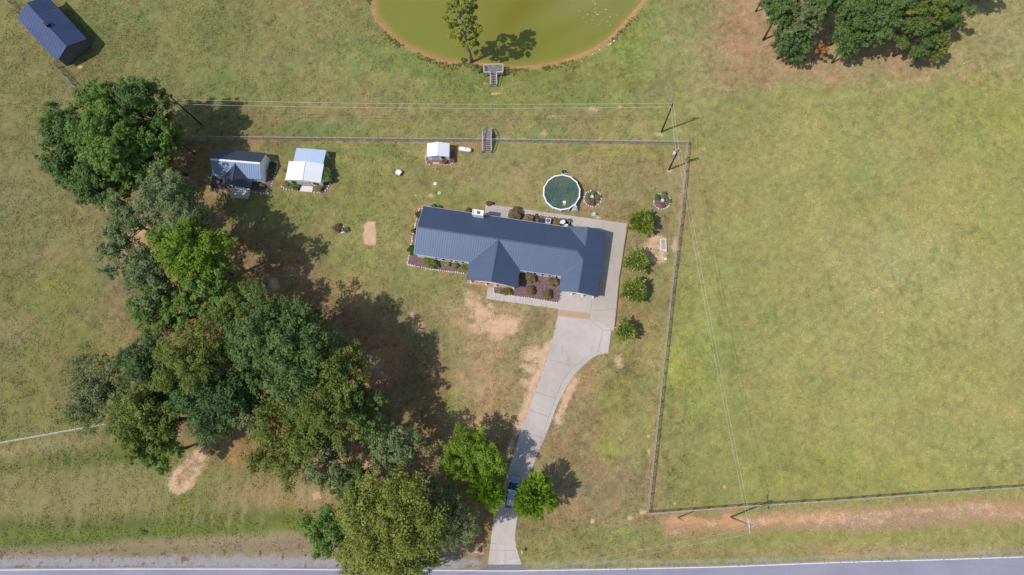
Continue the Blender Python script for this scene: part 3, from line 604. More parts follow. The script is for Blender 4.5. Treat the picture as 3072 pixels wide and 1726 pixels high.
# ------------------------------------------------------------------ metal roofs
def roof(name, polys, thick, m_, parent):
    keys = {}; V = []; top = []
    def vid(p):
        k = tuple(round(c, 3) for c in p)
        if k not in keys: keys[k] = len(V); V.append(tuple(p))
        return keys[k]
    for pl in polys:
        a, b, c = (Vector(q) for q in pl[:3])
        if (b - a).cross(c - a).z < 0: pl = pl[::-1]
        top.append([vid(q) for q in pl])
    n = len(V); V2 = V + [(x, y, z - thick) for x, y, z in V]
    F = [tuple(f) for f in top] + [tuple(i + n for i in f[::-1]) for f in top]
    ed = {}
    for f in top:
        for i in range(len(f)): ed[(f[i], f[(i + 1) % len(f)])] = 1
    F += [(b, a, a + n, b + n) for (a, b) in ed if (b, a) not in ed]
    me = bpy.data.meshes.new(name); me.from_pydata(V2, [], F); me.update(); me.materials.append(m_)
    uv = me.uv_layers.new(name='UVMap')
    for p in me.polygons:
        nn = p.normal; h = Vector((nn.x, nn.y, 0))
        d = h.normalized() if h.length > .05 and nn.z > .2 else Vector((0, 1, 0))
        e = Vector((-d.y, d.x, 0))
        for li in p.loop_indices:
            co = me.vertices[me.loops[li].vertex_index].co; uv.data[li].uv = (co.dot(e), co.dot(d))
    o = bpy.data.objects.new(name, me); COL.objects.link(o); o.parent = parent
    return o

class Frame:
    def __init__(s, name, org, deg, label, cat, group=None):
        s.o = empty(name, (org[0], org[1], 0), label, cat, group, rad(deg)); s.org = org; s.a = rad(deg)
    def loc(s, px, py, z=0.0):
        x, y = P(px, py, z); dx, dy = x - s.org[0], y - s.org[1]
        return dx * math.cos(s.a) + dy * math.sin(s.a), -dx * math.sin(s.a) + dy * math.cos(s.a)
    def w(s, u, v): return (s.org[0] + u * math.cos(s.a) - v * math.sin(s.a), s.org[1] + u * math.sin(s.a) + v * math.cos(s.a))

def gable_x(mb, x0, x1, y0, y1, e, r):      # walls under a gable whose ridge runs along x
    ym = (y0 + y1) / 2; pr = [(y0, 0), (y1, 0), (y1, e), (ym, r), (y0, e)]
    mb.add([(x0, y, z) for y, z in pr] + [(x1, y, z) for y, z in pr], [(0, 1, 2, 3, 4)[::-1], (5, 6, 7, 8, 9)] + [(i, (i + 1) % 5, 5 + (i + 1) % 5, 5 + i) for i in range(5)])
def gable_y(mb, x0, x1, y0, y1, e, r):
    xm = (x0 + x1) / 2; pr = [(x0, 0), (x1, 0), (x1, e), (xm, r), (x0, e)]
    mb.add([(x, y0, z) for x, z in pr] + [(x, y1, z) for x, z in pr], [(0, 1, 2, 3, 4), (5, 6, 7, 8, 9)[::-1]] + [(i, 5 + i, 5 + (i + 1) % 5, (i + 1) % 5) for i in range(5)])

def window(parent, x0, x1, z0, z1, y, out=-1, frame=WHITE, shutters=True):
    """a window on a wall facing -y (out=-1) or +y, at y"""
    f = MB(); w = .07; yo = y + out * .05; ya, yb = sorted((y + out * .003, yo))
    f.box(x0 - w, x1 + w, ya, yb, z1, z1 + w); f.box(x0 - w, x1 + w, ya, yb, z0 - w, z0); f.box(x0 - w, x0, ya, yb, z0, z1); f.box(x1, x1 + w, ya, yb, z0, z1)
    xm = (x0 + x1) / 2; zm = (z0 + z1) / 2; ya2, yb2 = sorted((y + out * .02, y + out * .04)); f.box(x0, x1, ya2, yb2, zm - .02, zm + .02)
    fo = f.build('window', frame, parent)
    ya, yb = sorted((y + out * .004, y + out * .015)); MB().box(x0, x1, ya, yb, z0, z1).build('pane', GLASS, fo)
    if shutters:
        for s0, s1 in ((x0 - w - .32, x0 - w - .02), (x1 + w + .02, x1 + w + .32)):
            ya, yb = sorted((y + out * .004, y + out * .04)); MB().box(s0, s1, ya, yb, z0 - .05, z1 + .05).build('shutter', BLACK, fo)
    return fo

# ---- the main house
H = Frame('ranch_house', (-22.01, 30.46), -9.4, 'long white ranch house under a blue grey metal roof with porch and garage', 'house')
e, k = 2.7, .4
polys = [
    [(0, 9, e), (0, 4.5, e + 1.8), (28.4, 4.5, e + 1.8), (29.55, 5.65, e + 1.34), (26.2, 9, e)],
    [(0, 0, e), (9.95, 0, e), (14.45, 4.5, e + 1.8), (0, 4.5, e + 1.8)],
    [(18.95, 0, e), (26.2, 0, e), (29.55, 3.35, e + 1.34), (28.4, 4.5, e + 1.8), (14.45, 4.5, e + 1.8)],
    [(9.95, 0, e), (9.95, -3.15, e), (14.45, -3.15, e + 1.8), (14.45, 4.5, e + 1.8)],
    [(18.95, 0, e), (14.45, 4.5, e + 1.8), (14.45, -3.15, e + 1.8), (18.95, -3.15, e)],
    [(26.2, 0, e), (26.2, -2.6, e), (29.55, -2.6, e + 1.34), (29.55, 3.35, e + 1.34)],
    [(26.2, 9, e), (29.55, 5.65, e + 1.34), (29.55, 9.2, e + 1.34), (26.2, 9.2, e)],
    [(32.9, -2.6, e), (32.9, 9.2, e), (29.55, 9.2, e + 1.34), (29.55, 5.65, e + 1.34), (28.4, 4.5, e + 1.8), (29.55, 3.35, e + 1.34), (29.55, -2.6, e + 1.34)]]
hr = roof('roof', polys, .12, ROOFBLUE, H.o)
cap = MB()
for a, b in (((0, 4.5, e + 1.8), (28.4, 4.5, e + 1.8)), ((14.45, -3.15, e + 1.8), (14.45, 4.3, e + 1.8)), ((29.55, -2.6, e + 1.34), (29.55, 3.35, e + 1.34)), ((29.55, 5.65, e + 1.34), (29.55, 9.2, e + 1.34)),
             ((28.4, 4.5, e + 1.8), (29.55, 3.35, e + 1.34)), ((28.4, 4.5, e + 1.8), (29.55, 5.65, e + 1.34))):
    cap.beam((a[0], a[1], a[2] + .015), (b[0], b[1], b[2] + .015), .26, .05)
cap.build('ridge_cap', ROOFCAP, hr)
for a, b in (((9.95, 0, e), (14.45, 4.5, e + 1.8)), ((18.95, 0, e), (14.45, 4.5, e + 1.8)), ((26.2, 0, e), (29.55, 3.35, e + 1.34)), ((26.2, 9, e), (29.55, 5.65, e + 1.34))):
    MB().beam((a[0], a[1], a[2] + .004), (b[0], b[1], b[2] + .004), .10, .03).build('valley_flashing', ROOFDARK, hr)
ws = MB(); gable_x(ws, .3, 28.0, .12, 8.7, e - .13, e + 1.55); gable_y(ws, 26.5, 32.6, .9, 8.9, e - .13, e + 1.1)
ws.build('wall', WALLW, H.o)
for x0, x1, y, rr in ((10.2, 18.7, -3.02, 1.62), (26.4, 32.7, -2.48, 1.17)):
    pw = MB(); xm = (x0 + x1) / 2; pw.add([(x0, y, e - .1), (x1, y, e - .1), (xm, y, e + rr - .05), (x0, y + .1, e - .1), (x1, y + .1, e - .1), (xm, y + .1, e + rr - .05)], [(0, 1, 2), (5, 4, 3), (0, 3, 4, 1), (1, 4, 5, 2), (2, 5, 3, 0)])
    pw.box(x0, x1, y - .02, y + .12, e - .3, e - .103)
    pw.build('porch_gable', WHITE, H.o)
for i, (px, py) in enumerate(((1413.8, 847), (1458.8, 853.7), (1488.4, 858.8), (1541, 867.7), (1715, 884), (1747.6, 889.4), (1778.8, 894.8))):
    u, v = H.loc(px, py); v = -2.86 if i < 4 else -2.33
    p = MB(); p.box(u - .1, u + .1, v - .1, v + .1, .05, e - .32); p.box(u - .16, u + .16, v - .16, v + .16, .05, .25)
    p.build('porch_post', WHITE, H.o)
for sx, sy in ((440, 648), (533, 664), (658, 683), (1450, 812), (1533, 825), (1615, 838), (1690, 850)):
    u, v = H.loc(1200 + sx / 3.68, 600 + sy / 3.68, 1.2); window(H.o, u - .38, u + .38, .85, 2.0, .12)
for u in (4, 9, 14, 20): window(H.o, u - .45, u + .45, 1.0, 2.1, 8.7, 1)
dd = MB().box(13.6, 14.5, .24, .297, .1, 2.1).build('front_door', mat('dark_front_door', (.05, .03, .03)), H.o); MB().box(14.38, 14.42, .19, .238, 1.0, 1.06).build('handle', STEEL, dd)
gd = MB().box(27.2, 31.9, .84, .897, .05, 2.2); gdo = gd.build('garage_door', WHITE, H.o)
fa = MB()
for a, b in (((0, -.02, e - .07), (9.9, -.02, e - .07)), ((19, -.02, e - .07), (26.1, -.02, e - .07)), ((-.03, 0, e - .07), (-.03, 4.5, e + 1.73)), ((-.03, 9, e - .07), (-.03, 4.5, e + 1.73)), ((0, 9.02, e - .07), (26.2, 9.02, e - .07))):
    fa.beam(a, b, .03, .15)
fa.build('fascia', WHITE, hr)
cx, cy = H.loc(1433.5, 637.5, 4.75)
ch = MB(); ch.box(cx - .95, cx + .95, cy - .42, cy + .42, 0, 4.55); ch.box(cx - 1.0, cx + 1.0, cy - .48, cy - .34, 4.55, 4.75); ch.box(cx - 1.0, cx + 1.0, cy + .34, cy + .48, 4.55, 4.75)
ch.box(cx - 1.0, cx - .84, cy - .339, cy + .339, 4.55, 4.75); ch.box(cx + .84, cx + 1.0, cy - .339, cy + .339, 4.55, 4.75)
cho = ch.build('chimney', WHITE, hr)
MB().box(cx - .18, cx + .3, cy - .2, cy + .2, 4.553, 4.85).build('flue', BRICK, cho)
sheetp = MB(); sheetp.box(9.8, 18.9, -3.3, .29, -.3, .05); sheetp.build('porch_floor', TAN, H.o)
# antenna on the roof
au, av = H.loc(1698.6, 684, 3.0); an = empty('roof_antenna', (*H.w(au, av), 2.75), 'thin metal antenna on the house roof edge near the dishes', 'antenna', None, H.a)
MB().tube([(0, 0, 0), (0, 0, 1.6)], .03, 6).build('mast', STEEL, an)
ab = MB(); ab.tube([(-.7, .1, 1.5), (.7, -.1, 1.6)], .02, 5)
for q in (-.6, -.3, 0, .3, .6): ab.tube([(q, -.4, 1.55), (q, .4, 1.55)], .015, 5)
ab.build('antenna_arm', STEEL, an)

# ---- cottage
C = Frame('small_cottage', (-50.72, 44.86), -5.8, 'small white cottage with dark metal roof and a front dormer beside the big trees', 'cottage')
e = 2.4; r = 1.6; W_ = 9.15
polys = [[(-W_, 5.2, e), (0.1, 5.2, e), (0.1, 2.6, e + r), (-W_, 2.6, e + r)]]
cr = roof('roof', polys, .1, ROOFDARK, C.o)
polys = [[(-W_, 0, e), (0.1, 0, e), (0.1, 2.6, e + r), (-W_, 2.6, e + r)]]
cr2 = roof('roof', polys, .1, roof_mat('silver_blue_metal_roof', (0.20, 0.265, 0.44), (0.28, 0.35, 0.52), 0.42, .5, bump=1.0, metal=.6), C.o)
MB().beam((-W_, 2.5, e + r + .03), (.1, 2.5, e + r + .03), .34, .06).build('ridge_cap', WHITE, cr)
pg = e + 1.32; x0, xm, x1 = -7.0, -4.6, -2.3
porch = roof('porch_roof', [[(x0, -1.9, e - .1), (xm, -1.9, pg + .05), (xm, 2.35, pg + .05), (x0 - .05, .05, e - .05)], [(x1, -1.9, e - .05), (x1, .05, e - .05), (xm, 2.35, pg + .05), (xm, -1.9, pg + .05)],
                            [(x1, -1.9, e - .05), (-1.65, -1.75, e - .4), (-1.65, -.3, e - .4), (x1, 0, e - .05)]], .09, ROOFDARK, C.o)
MB().beam((xm, -1.9, pg + .07), (xm, 2.2, pg + .07), .24, .05).build('ridge_cap', ROOFDARK, porch)
ws = MB(); gable_x(ws, -W_ + .15, -.02, .25, 4.95, e - .1, e + r - .15); ws.build('wall', WALLW, C.o)
dk = MB(); dk.box(-6.25, -2.5, -2.75, .24, .22, .32)
for x in (-6.1, -4.4, -2.7):
    for y in (-2.6, -1.2): dk.box(x - .07, x + .07, y - .07, y + .07, 0, .22)
dk.build('deck', OFFWHITE, C.o)
MB().box(-6.0, -2.75, -3.15, -2.76, .0, .16).build('step', OFFWHITE, C.o)
ps = MB()
for x in (-6.1, -4.4, -2.7):
    MB().box(x - .06, x + .06, -1.85, -1.73, .323, e - .12).build('porch_post', WHITE, C.o)
rl = MB(); rl.box(-6.04, -2.76, -1.83, -1.77, 1.15, 1.22)
for x in (-6.04, -4.95, -3.86):
    rl.beam((x + .03, -1.8, .4), (x + 1.05, -1.8, 1.13), .04, .05); rl.beam((x + .03, -1.83, 1.13), (x + 1.05, -1.83, .4), .04, .05)
rl.build('railing', WHITE, C.o)
for x in (-1.75, -.95): window(C.o, x - .3, x + .3, .95, 1.85, .25, shutters=False)
window(C.o, -8.1, -7.4, .95, 1.85, .25, shutters=False)
MB().box(-4.9, -4.0, .19, .247, .33, 2.2).build('door', OFFWHITE, C.o)

# ---- white workshop with a lean-to
S = Frame('white_workshop_shed', P(840 + 140 / 9.044, 430 + 1000 / 9.044, 2.55), -5.5, 'white shed with a double door and two windows in front of a pale lean-to roof', 'shed')
e = 2.55; r = .75
sr = roof('roof', [[(0, 0, e), (3.5, 0, e + r), (3.5, 3.65, e + r), (0.1, 3.65, e)], [(3.5, 0, e + r), (6.6, 0, e), (6.65, 3.65, e), (3.5, 3.65, e + r)]], .08, ROOFWHITE, S.o)
MB().beam((3.5, 0, e + r + .01), (3.5, 3.65, e + r + .01), .12, .03).build('ridge_cap', OFFWHITE, sr)
ws = MB(); gable_y(ws, .15, 6.45, .15, 3.5, e - .08, e + r - .12); ws.build('wall', WALLW, S.o)
ds = MB(); ds.box(2.2, 3.25, .09, .147, .12, 2.3); ds.box(3.28, 4.3, .09, .147, .12, 2.3); do = ds.build('double_door', mat('pale_grey_door', (.6, .62, .64), (.52, .54, .57)), S.o); MB().box(3.2, 3.24, .05, .088, .9, 1.05).build('handle', BLACK, do)
for x in (1.2, 5.3): window(S.o, x - .4, x + .4, 1.0, 1.8, .15, frame=BLACK, shutters=False)
MB().box(2.1, 4.4, -1.1, -.02, -.1, .12).build('ramp', STONE, S.o)
L_ = empty('lean_to_shelter', (*S.w(0, 0), 0), 'open lean-to with a pale blue corrugated metal roof behind the white shed', 'shelter', None, S.a)
roof('roof', [[(.9, 3.4, 2.5), (6.5, 3.4, 2.5), (6.55, 6.5, 2.15), (.95, 6.5, 2.15)]], .06, ROOFSKY, L_)
for x in (1.1, 3.8, 6.45): MB().box(x - .06, x + .06, 6.2, 6.32, 0, 2.14).build('post', WHITE, L_)
MB().beam((6.5, 5.75, 2.1), (6.9, 5.6, .05), .07, .07).build('brace', WHITE, L_)
MB().box(1.2, 2.9, 3.9, 5.6, 0, .7).build('bench', BARNWOOD, L_)

# ---- small white shed by the fence
S2 = Frame('small_white_shed', (-20.28, 48.97), -1.0, 'small white shed with a grey door beside the propane tank', 'shed')
e = 2.2; r = .7
sr = roof('roof', [[(0, -.1, e), (2.05, -.15, e + r), (2.05, 2.5, e + r), (0, 2.5, e)], [(2.05, -.15, e + r), (4.1, -.1, e), (4.1, 2.5, e), (2.05, 2.5, e + r)]], .07, ROOFWHITE, S2.o)
ws = MB(); gable_y(ws, .12, 3.98, .1, 2.4, e - .07, e + r - .1); ws.build('wall', WALLW, S2.o)
MB().box(.75, 1.95, .04, .097, .05, 1.85).build('door', mat('grey_shed_door', (.55, .58, .66), (.48, .5, .58)), S2.o)
window(S2.o, 2.6, 3.2, 1.0, 1.7, .1, frame=BLACK, shutters=False)
MB().box(.8, 2.0, -.75, -.3, -.05, .08).build('step', mat('tan_step', srgb(225, 185, 145, GK)), S2.o)

# ---- barn
B = Frame('wooden_barn', (-91.84, 69.05), -45.9, 'weathered wooden barn with a blue ribbed metal roof in the far left field', 'barn')
e = 3.0; r = 2.0; L = 13.1
br = roof('roof', [[(-L, 0, e), (.2, 0, e), (.8, 3.55, e + r), (-L + .9, 3.55, e + r)], [(-L + .9, 3.55, e + r), (.8, 3.55, e + r), (.5, 7.1, e), (-L + .3, 7.1, e)]], .1, ROOFBARN, B.o)
MB().beam((-L + .9, 3.55, e + r + .02), (.8, 3.55, e + r + .02), .2, .05).build('ridge_cap', ROOFBARN, br)
MB().box(-5.9, -4.9, 3.35, 4.05, e + r - .2, e + r + .55).build('chimney', BLACK, br)
ws = MB(); gable_x(ws, -L + .8, -.45, .45, 6.6, e - .1, e + r - .25); ws.build('wall', BARNWOOD, B.o)
pk = MB(); rng = random.Random(5); y = .47
while y < 6.5:
    w = rng.uniform(.14, .24); zt = min((y - .45), (6.6 - y)) / 3.08 * 1.9 + e - .3; pk.box(-.447, -.41 + rng.uniform(0, .02), y, min(y + w - .03, 6.58), rng.uniform(.05, .3), zt); y += w
pk.build('plank_siding', mat('pale_split_planks', (.2, .185, .18), (.09, .08, .08), 4, .9, stretch=(1, 5, .2)), B.o)

# ------------------------------------------------------------------ wooden structures
def frame_obj(name, px, py, deg, label, cat, z=0):
    x, y = P(px, py, z); return empty(name, (x, y, 0), label, cat, None, rad(deg))
# pond deck with stairs
D = frame_obj('pond_deck', 1482, 240, 0, 'small raised grey wooden deck with stairs beside the pond', 'deck')
dx0, dx1, dy0, dy1, fz = -1.85, 1.85, 0.6, 2.25, .95
for i in range(13):
    pass
dk = MB(); y = dy0
x = dx0
while x < dx1 - .05: dk.box(x, min(x + .128, dx1), dy0, dy1, fz - .04, fz); x += .142
dk.build('deck_boards', WOODGREY, D)
jo = MB()
for y in (dy0 + .05, dy1 - .05): jo.box(dx0, dx1, y - .03, y + .03, fz - .2, fz - .042)
jo.build('joist', WOODGREY, D)
for x in (dx0 + .05, -.68, .68, dx1 - .05):
    for y in (dy0 + .04, dy1 - .04): MB().box(x - .05, x + .05, y - .05, y + .05, 0, fz + .9 if True else fz).build('post', WOODGREY, D)
for (a, b) in (((dx0, dy1 - .04), (dx1, dy1 - .04)), ((dx0 + .05, dy0), (dx0 + .05, dy1)), ((dx1 - .05, dy0), (dx1 - .05, dy1)), ((dx0, dy0 + .04), (-.68, dy0 + .04)), ((.68, dy0 + .04), (dx1, dy0 + .04))):
    rm = MB(); rm.beam((*a, fz + .92), (*b, fz + .92), .13, .04); rm.beam((*a, fz + .5), (*b, fz + .5), .04, .1)
    n = int(math.hypot(b[0] - a[0], b[1] - a[1]) / .3)
    for i in range(1, n): q = i / n; rm.beam((a[0] + (b[0] - a[0]) * q, a[1] + (b[1] - a[1]) * q, fz + .02), (a[0] + (b[0] - a[0]) * q, a[1] + (b[1] - a[1]) * q, fz + .9), .04, .04)
    rm.build('railing', OFFWHITE, D)
def stair(parent, x0, x1, ya, za, yb, zb, n, rails=True):
    for i in range(n):
        q = (i + .5) / n; y = ya + (yb - ya) * q; z = za + (zb - za) * (i + .6) / n; d = abs(yb - ya) / n * .46
        MB().box(x0, x1, y - d, y + d, z - .05, z).build('step', WOODGREY, parent)
    for x in (x0 - .03, x1 + .03):
        MB().beam((x, ya, za - .15), (x, yb, zb + .02), .05, .2).build('stringer', WOODGREY, parent)
        if rails: MB().beam((x, ya, za + .9), (x, yb, zb + .9), .12, .05).build('handrail', OFFWHITE, parent); MB().box(x - .045, x + .045, yb - .045, yb + .045, 0, zb + .88).build('post', WOODGREY, parent)
stair(D, -.58, .58, dy0, fz, -1.45, .12, 5)
# stile over the fence
T = frame_obj('wooden_stile', 1463, 422, -1, 'grey wooden stile with two flights of steps over the back fence', 'stairs')
T.rotation_euler.z = rad(-1)
ph = 1.35; hw = .78
pl_ = MB(); y = -.55
while y < .6: pl_.box(-hw, hw, y, y + .13, ph - .04, ph); y += .143
pl_.build('platform', WOODGREY, T)
stair(T, -hw, hw, -.6, ph, -2.45, .15, 6); stair(T, -hw, hw, .65, ph, 2.1, .15, 5)
for x in (-hw - .03, hw + .03):
    MB().beam((x, -.6, ph + .9), (x, .65, ph + .9), .12, .05).build('handrail', OFFWHITE, T)
    for y in (-.6, .65): MB().box(x - .05, x + .05, y - .05, y + .05, 0, ph + .88).build('post', WOODGREY, T)

# ------------------------------------------------------------------ fences
def fence(label, pts, height=1.35, rails=3, sp=2.43, lean=0.03, seed=1, name='rail_fence', m_=None, stub=0):
    m_ = m_ or FENCEWOOD
    rng = random.Random(seed); pp = [Vector((*P(*q), 0)) for q in pts]
    root = empty(name, pp[0], label, 'fence', None)
    o0 = pp[0]; segs = []
    for a, b in zip(pp[:-1], pp[1:]):
        n = max(1, round((b - a).length / sp))
        for i in range(n): segs.append(a.lerp(b, i / n) - o0)
    segs.append(pp[-1] - o0)
    base = [MB().add([(-.07, -.07, 0), (.07, -.07, 0), (.07, .07, 0), (-.07, .07, 0), (-.06, -.06, height + .13), (.06, -.06, height + .13), (.06, .06, height + .13), (-.06, .06, height + .13)],
                     [(0, 3, 2, 1), (4, 5, 6, 7), (0, 1, 5, 4), (1, 2, 6, 5), (2, 3, 7, 6), (3, 0, 4, 7)]).build('post', m_, root)]
    for i, p in enumerate(segs):
        o = base[0] if i == 0 else base[0].copy()
        if i: COL.objects.link(o); o.parent = root
        o.location = p; o.rotation_euler = (rng.uniform(-lean, lean), rng.uniform(-lean, lean), rng.uniform(0, 1.5)); o.scale = (1, 1, rng.uniform(.93, 1.05))
    for k_ in range(rails):
        z = height * (k_ + .65) / rails + .12; mb = MB()
        for a, b in zip(segs[:-1], segs[1:]):
            d = (b - a).normalized(); nrm = Vector((-d.y, d.x, 0)) * .085
            mb.beam(a - nrm - d * .05 + Vector((0, 0, z + rng.uniform(-.04, .04))), b - nrm + d * .05 + Vector((0, 0, z + rng.uniform(-.04, .04))), .035, .085)
        mb.build('rail', m_, root)
    if height > 1.2:
        mb = MB()
        for a, b in zip(segs[:-1], segs[1:]):
            mb.beam(a + Vector((0, 0, height + .15)), b + Vector((0, 0, height + .15)), .09, .035)
        mb.build('top_rail', m_, root)
    return root
fence('grey board fence along the back of the yard, from the grove past the stile', [(500, 417), (620, 418.7), (760, 420), (1100, 423.5), (1560, 427), (2059, 434)], seed=1)
fence('grey board fence down the right side of the yard', [(2060, 437), (2041, 640), (2012, 880), (1968, 1294), (1941.5, 1535)], seed=2)
fence('grey board fence between the right field and the clay strip by the road', [(1942, 1539), (2258, 1515), (2500, 1500), (2800, 1477), (3130, 1455)], seed=3)
fence('pale rail fence in the left field running under the olive tree', [(-60, 1337), (0, 1330.5), (110, 1311), (265, 1283), (330, 1272)], height=1.25, rails=2, seed=4, m_=OFFWHITE)
fence('old rail fence from the near end of the barn to the big trees', [(176, 205), (196, 228), (222, 256), (260, 296)], height=1.35, rails=3, seed=5, m_=WOODGREY)
fence('old rail fence leaving the top left corner behind the barn', [(10, -22), (34, 12), (58, 42)], height=1.35, rails=3, seed=6, m_=WOODGREY)

# ------------------------------------------------------------------ utility poles and wires
INS = mat('pale_blue_insulator', (.5, .6, .75), (.4, .5, .65), 5, .25)
def pole(base, h, lean, label, mt=POLEWOOD, arm=None, r=.15, kind='utility_pole'):
    x, y = P(*base); o = empty(kind, (x, y, 0), label, 'utility pole', 'utility poles')
    tx, ty = lean
    MB().tube([(0, 0, -.3), (tx * .5, ty * .5, h * .5), (tx, ty, h)], [r, r * .85, r * .68], 9).build('pole', mt, o, True)
    return o, (x + tx, y + ty)
def insul(parent, x, y, z, h=.3):
    MB().lathe([(.05, z), (.11, z + .05), (.05, z + .12), (.1, z + .17), (.04, z + h)], 8, (x, y)).build('insulator', INS, parent, True)
pB, tB = pole((604.7, 374.7), 10.9, (0, 0), 'tall dark utility pole among the big left trees')
MB().beam((.2, -.35, 10.3), (1.2, -.2, 10.0), .1, .1).build('crossarm', POLEGREY, pB)
for x, y, z in ((.9, .15, 10.1), (1.2, -.1, 10.0), (.8, -1.25, 9.7), (.95, -1.35, 9.6)): insul(pB, x, y, z)
MB().beam((.15, -.2, 9.7), (.9, -1.3, 9.65), .07, .07).build('bracket', STEEL, pB)
pC, tC = pole((1984.4, 395.8), 11.6, (.02, 0), 'dark utility pole at the wire corner beyond the back fence')
MB().beam((-.8, 0, 11.3), (.2, 0, 11.3), .09, .09).build('crossarm', POLEGREY, pC); MB().beam((-.6, .0, 11.2), (-.05, 0, 10.6), .05, .05).build('brace', POLEGREY, pC)
insul(pC, -.7, .0, 11.35); insul(pC, -.3, -.1, 10.1); insul(pC, .12, 0, 11.5)
pD, tD = pole((2006, 509.8), 9.2, (0.05, .05), 'utility pole with a pale transformer inside the yard corner')
tr = MB(); tr.lathe([(.26, 7.3), (.28, 7.35), (.28, 8.2), (.24, 8.28), (.1, 8.34)], 14, (-.42, 0)); tro = tr.build('transformer', mat('pale_grey_transformer', (.58, .62, .64), (.5, .54, .56), 3, .4), pD, True)
MB().lathe([(.04, 8.34), (.08, 8.4), (.04, 8.5), (.07, 8.56), (.03, 8.66)], 8, (-.42, 0)).build('bushing', INS, tro)
MB().beam((-.35, .1, 8.85), (.4, -.1, 8.95), .09, .09).build('crossarm', POLEGREY, pD); insul(pD, .35, -.1, 8.9); insul(pD, -.2, .1, 8.9); insul(pD, .0, .15, 9.15)
MB().tube([(.2, -.1, 8.6), (.45, -.2, 8.1), (.2, 0, 7.6)], .035, 5).build('cutout_switch', INS, pD)
pE, tE = pole((2192.5, 1551.6), 11.5, (.05, .05), 'silver grey utility pole with a crossarm on the clay strip near the road', POLEGREY)
MB().beam((-.25, 1.1, 11.0), (-.15, -1.2, 11.0), .12, .12).build('crossarm', OFFWHITE, pE)
for y in (1.0, -.5, -1.1): insul(pE, -.2, y, 11.05)
insul(pE, .05, .05, 11.5); MB().beam((0, .05, 10.9), (1.0, .3, 10.9), .05, .05).build('bracket', STEEL, pE)
pF, tF = pole((2034.3, 1553.1), 5.0, (0, 0), 'short stub pole left of the crossarm pole by the road', POLEGREY, r=.11)
def wire(a, b, za, zb, sag, label, r=.022):
    pts = [(a[0] + (b[0] - a[0]) * q, a[1] + (b[1] - a[1]) * q, za + (zb - za) * q - sag * 4 * q * (1 - q)) for q in [i / 24 for i in range(25)]]
    tag(MB().tube(pts, r, 5).build('overhead_wire', WIRE), label, 'wire', 'overhead wires')
wire((tB[0] + .9, tB[1]), (tC[0], tC[1]), 10.4, 11.6, 1.0, 'upper of two wires from the left pole to the corner pole')
wire((tB[0] + .8, tB[1] - .6), (tC[0] - .2, tC[1]), 9.8, 10.2, 1.0, 'lower of two wires from the left pole to the corner pole')
wire((tC[0], tC[1]), (tD[0], tD[1]), 11.6, 9.4, .15, 'right wire from the corner pole to the transformer pole')
wire((tC[0] - .15, tC[1]), (tD[0] - .35, tD[1]), 10.4, 8.6, .15, 'left wire from the corner pole to the transformer pole')
wire((tD[0] + .3, tD[1]), (tE[0] - .1, tE[1] + 1.0), 9.2, 11.2, 1.1, 'right wire crossing the right field to the crossarm pole', .017)
wire((tD[0] - .1, tD[1]), (tE[0] - .2, tE[1] - .3), 8.7, 10.6, 1.1, 'left wire crossing the right field to the crossarm pole', .017)
fw = P(1150, 1830, 10)
wire((tE[0] - .15, tE[1] - 1.1), fw, 11.2, 10.4, 1.2, 'lower wire from the crossarm pole toward the road at lower left', .012)
wire((tE[0] - .2, tE[1] - .4), (fw[0], fw[1] + .8), 11.2, 10.4, 1.2, 'upper wire from the crossarm pole toward the road at lower left', .012)

# ------------------------------------------------------------------ pool
PO = P(1685, 577, 1.25); pool = empty('above_ground_pool', (*PO, 0), 'round above ground pool with white rim and green leafy water', 'pool')
R0 = 3.32; NS = 14
ang = [2 * PI * (i + .35) / NS for i in range(NS)]
outer = [(R0 * math.cos(a), R0 * math.sin(a)) for a in ang]
wl = MB(); n = NS
inn = [(x * .985, y * .985) for x, y in outer]
wl.add([(x, y, 0) for x, y in outer] + [(x, y, 1.22) for x, y in outer] + [(x, y, 0.02) for x, y in inn] + [(x, y, 1.22) for x, y in inn],
       [(i, (i + 1) % n, n + (i + 1) % n, n + i) for i in range(n)] + [(2 * n + (i + 1) % n, 2 * n + i, 3 * n + i, 3 * n + (i + 1) % n) for i in range(n)])
wl.build('pool_wall', mat('pale_blue_grey_pool_wall', (.50, .55, .62), (.42, .47, .54), 2, .5), pool)
tr_ = MB(); o2 = [(x * 1.03, y * 1.03) for x, y in outer]; i2 = [(x * .962, y * .962) for x, y in outer]
tr_.add([(x, y, 1.26) for x, y in o2] + [(x, y, 1.26) for x, y in i2] + [(x, y, 1.21) for x, y in o2] + [(x, y, 1.21) for x, y in i2],
        [(i, (i + 1) % n, n + (i + 1) % n, n + i) for i in range(n)] + [(2 * n + i, 2 * n + (i + 1) % n, (i + 1) % n, i) for i in range(n)] + [(n + i, n + (i + 1) % n, 3 * n + (i + 1) % n, 3 * n + i) for i in range(n)])
tr_.build('rim', WHITE, pool)
for x, y in outer: MB().box(x * 1.02 - .08, x * 1.02 + .08, y * 1.02 - .08, y * 1.02 + .08, 0, 1.205).build('upright', WHITE, pool)
t = NT('leafy_green_pool_water')
vo = t.n('ShaderNodeTexVoronoi'); vo.inputs['Scale'].default_value = 4.2; t.l(t.coord(), vo.inputs['Vector'])
lf = t.math('MULTIPLY', t.math('LESS_THAN', vo.outputs['Distance'], .30), t.math('GREATER_THAN', t.noise(.55, 3, .6), .35))
bc = t.mix(t.noise(.4, 3, .5), (.050, .100, .085), (.085, .125, .085)); lc = t.mix(t.noise(9, 2, .5), (.13, .14, .05), (.30, .26, .12))
t.set(t.mix(t.math('MULTIPLY', lf, .9), bc, lc), .15, 0, .35)
MB().lathe([(R0 * .962, .3), (R0 * .962, 1.02)], 42).build('pool_water', t.m, pool)
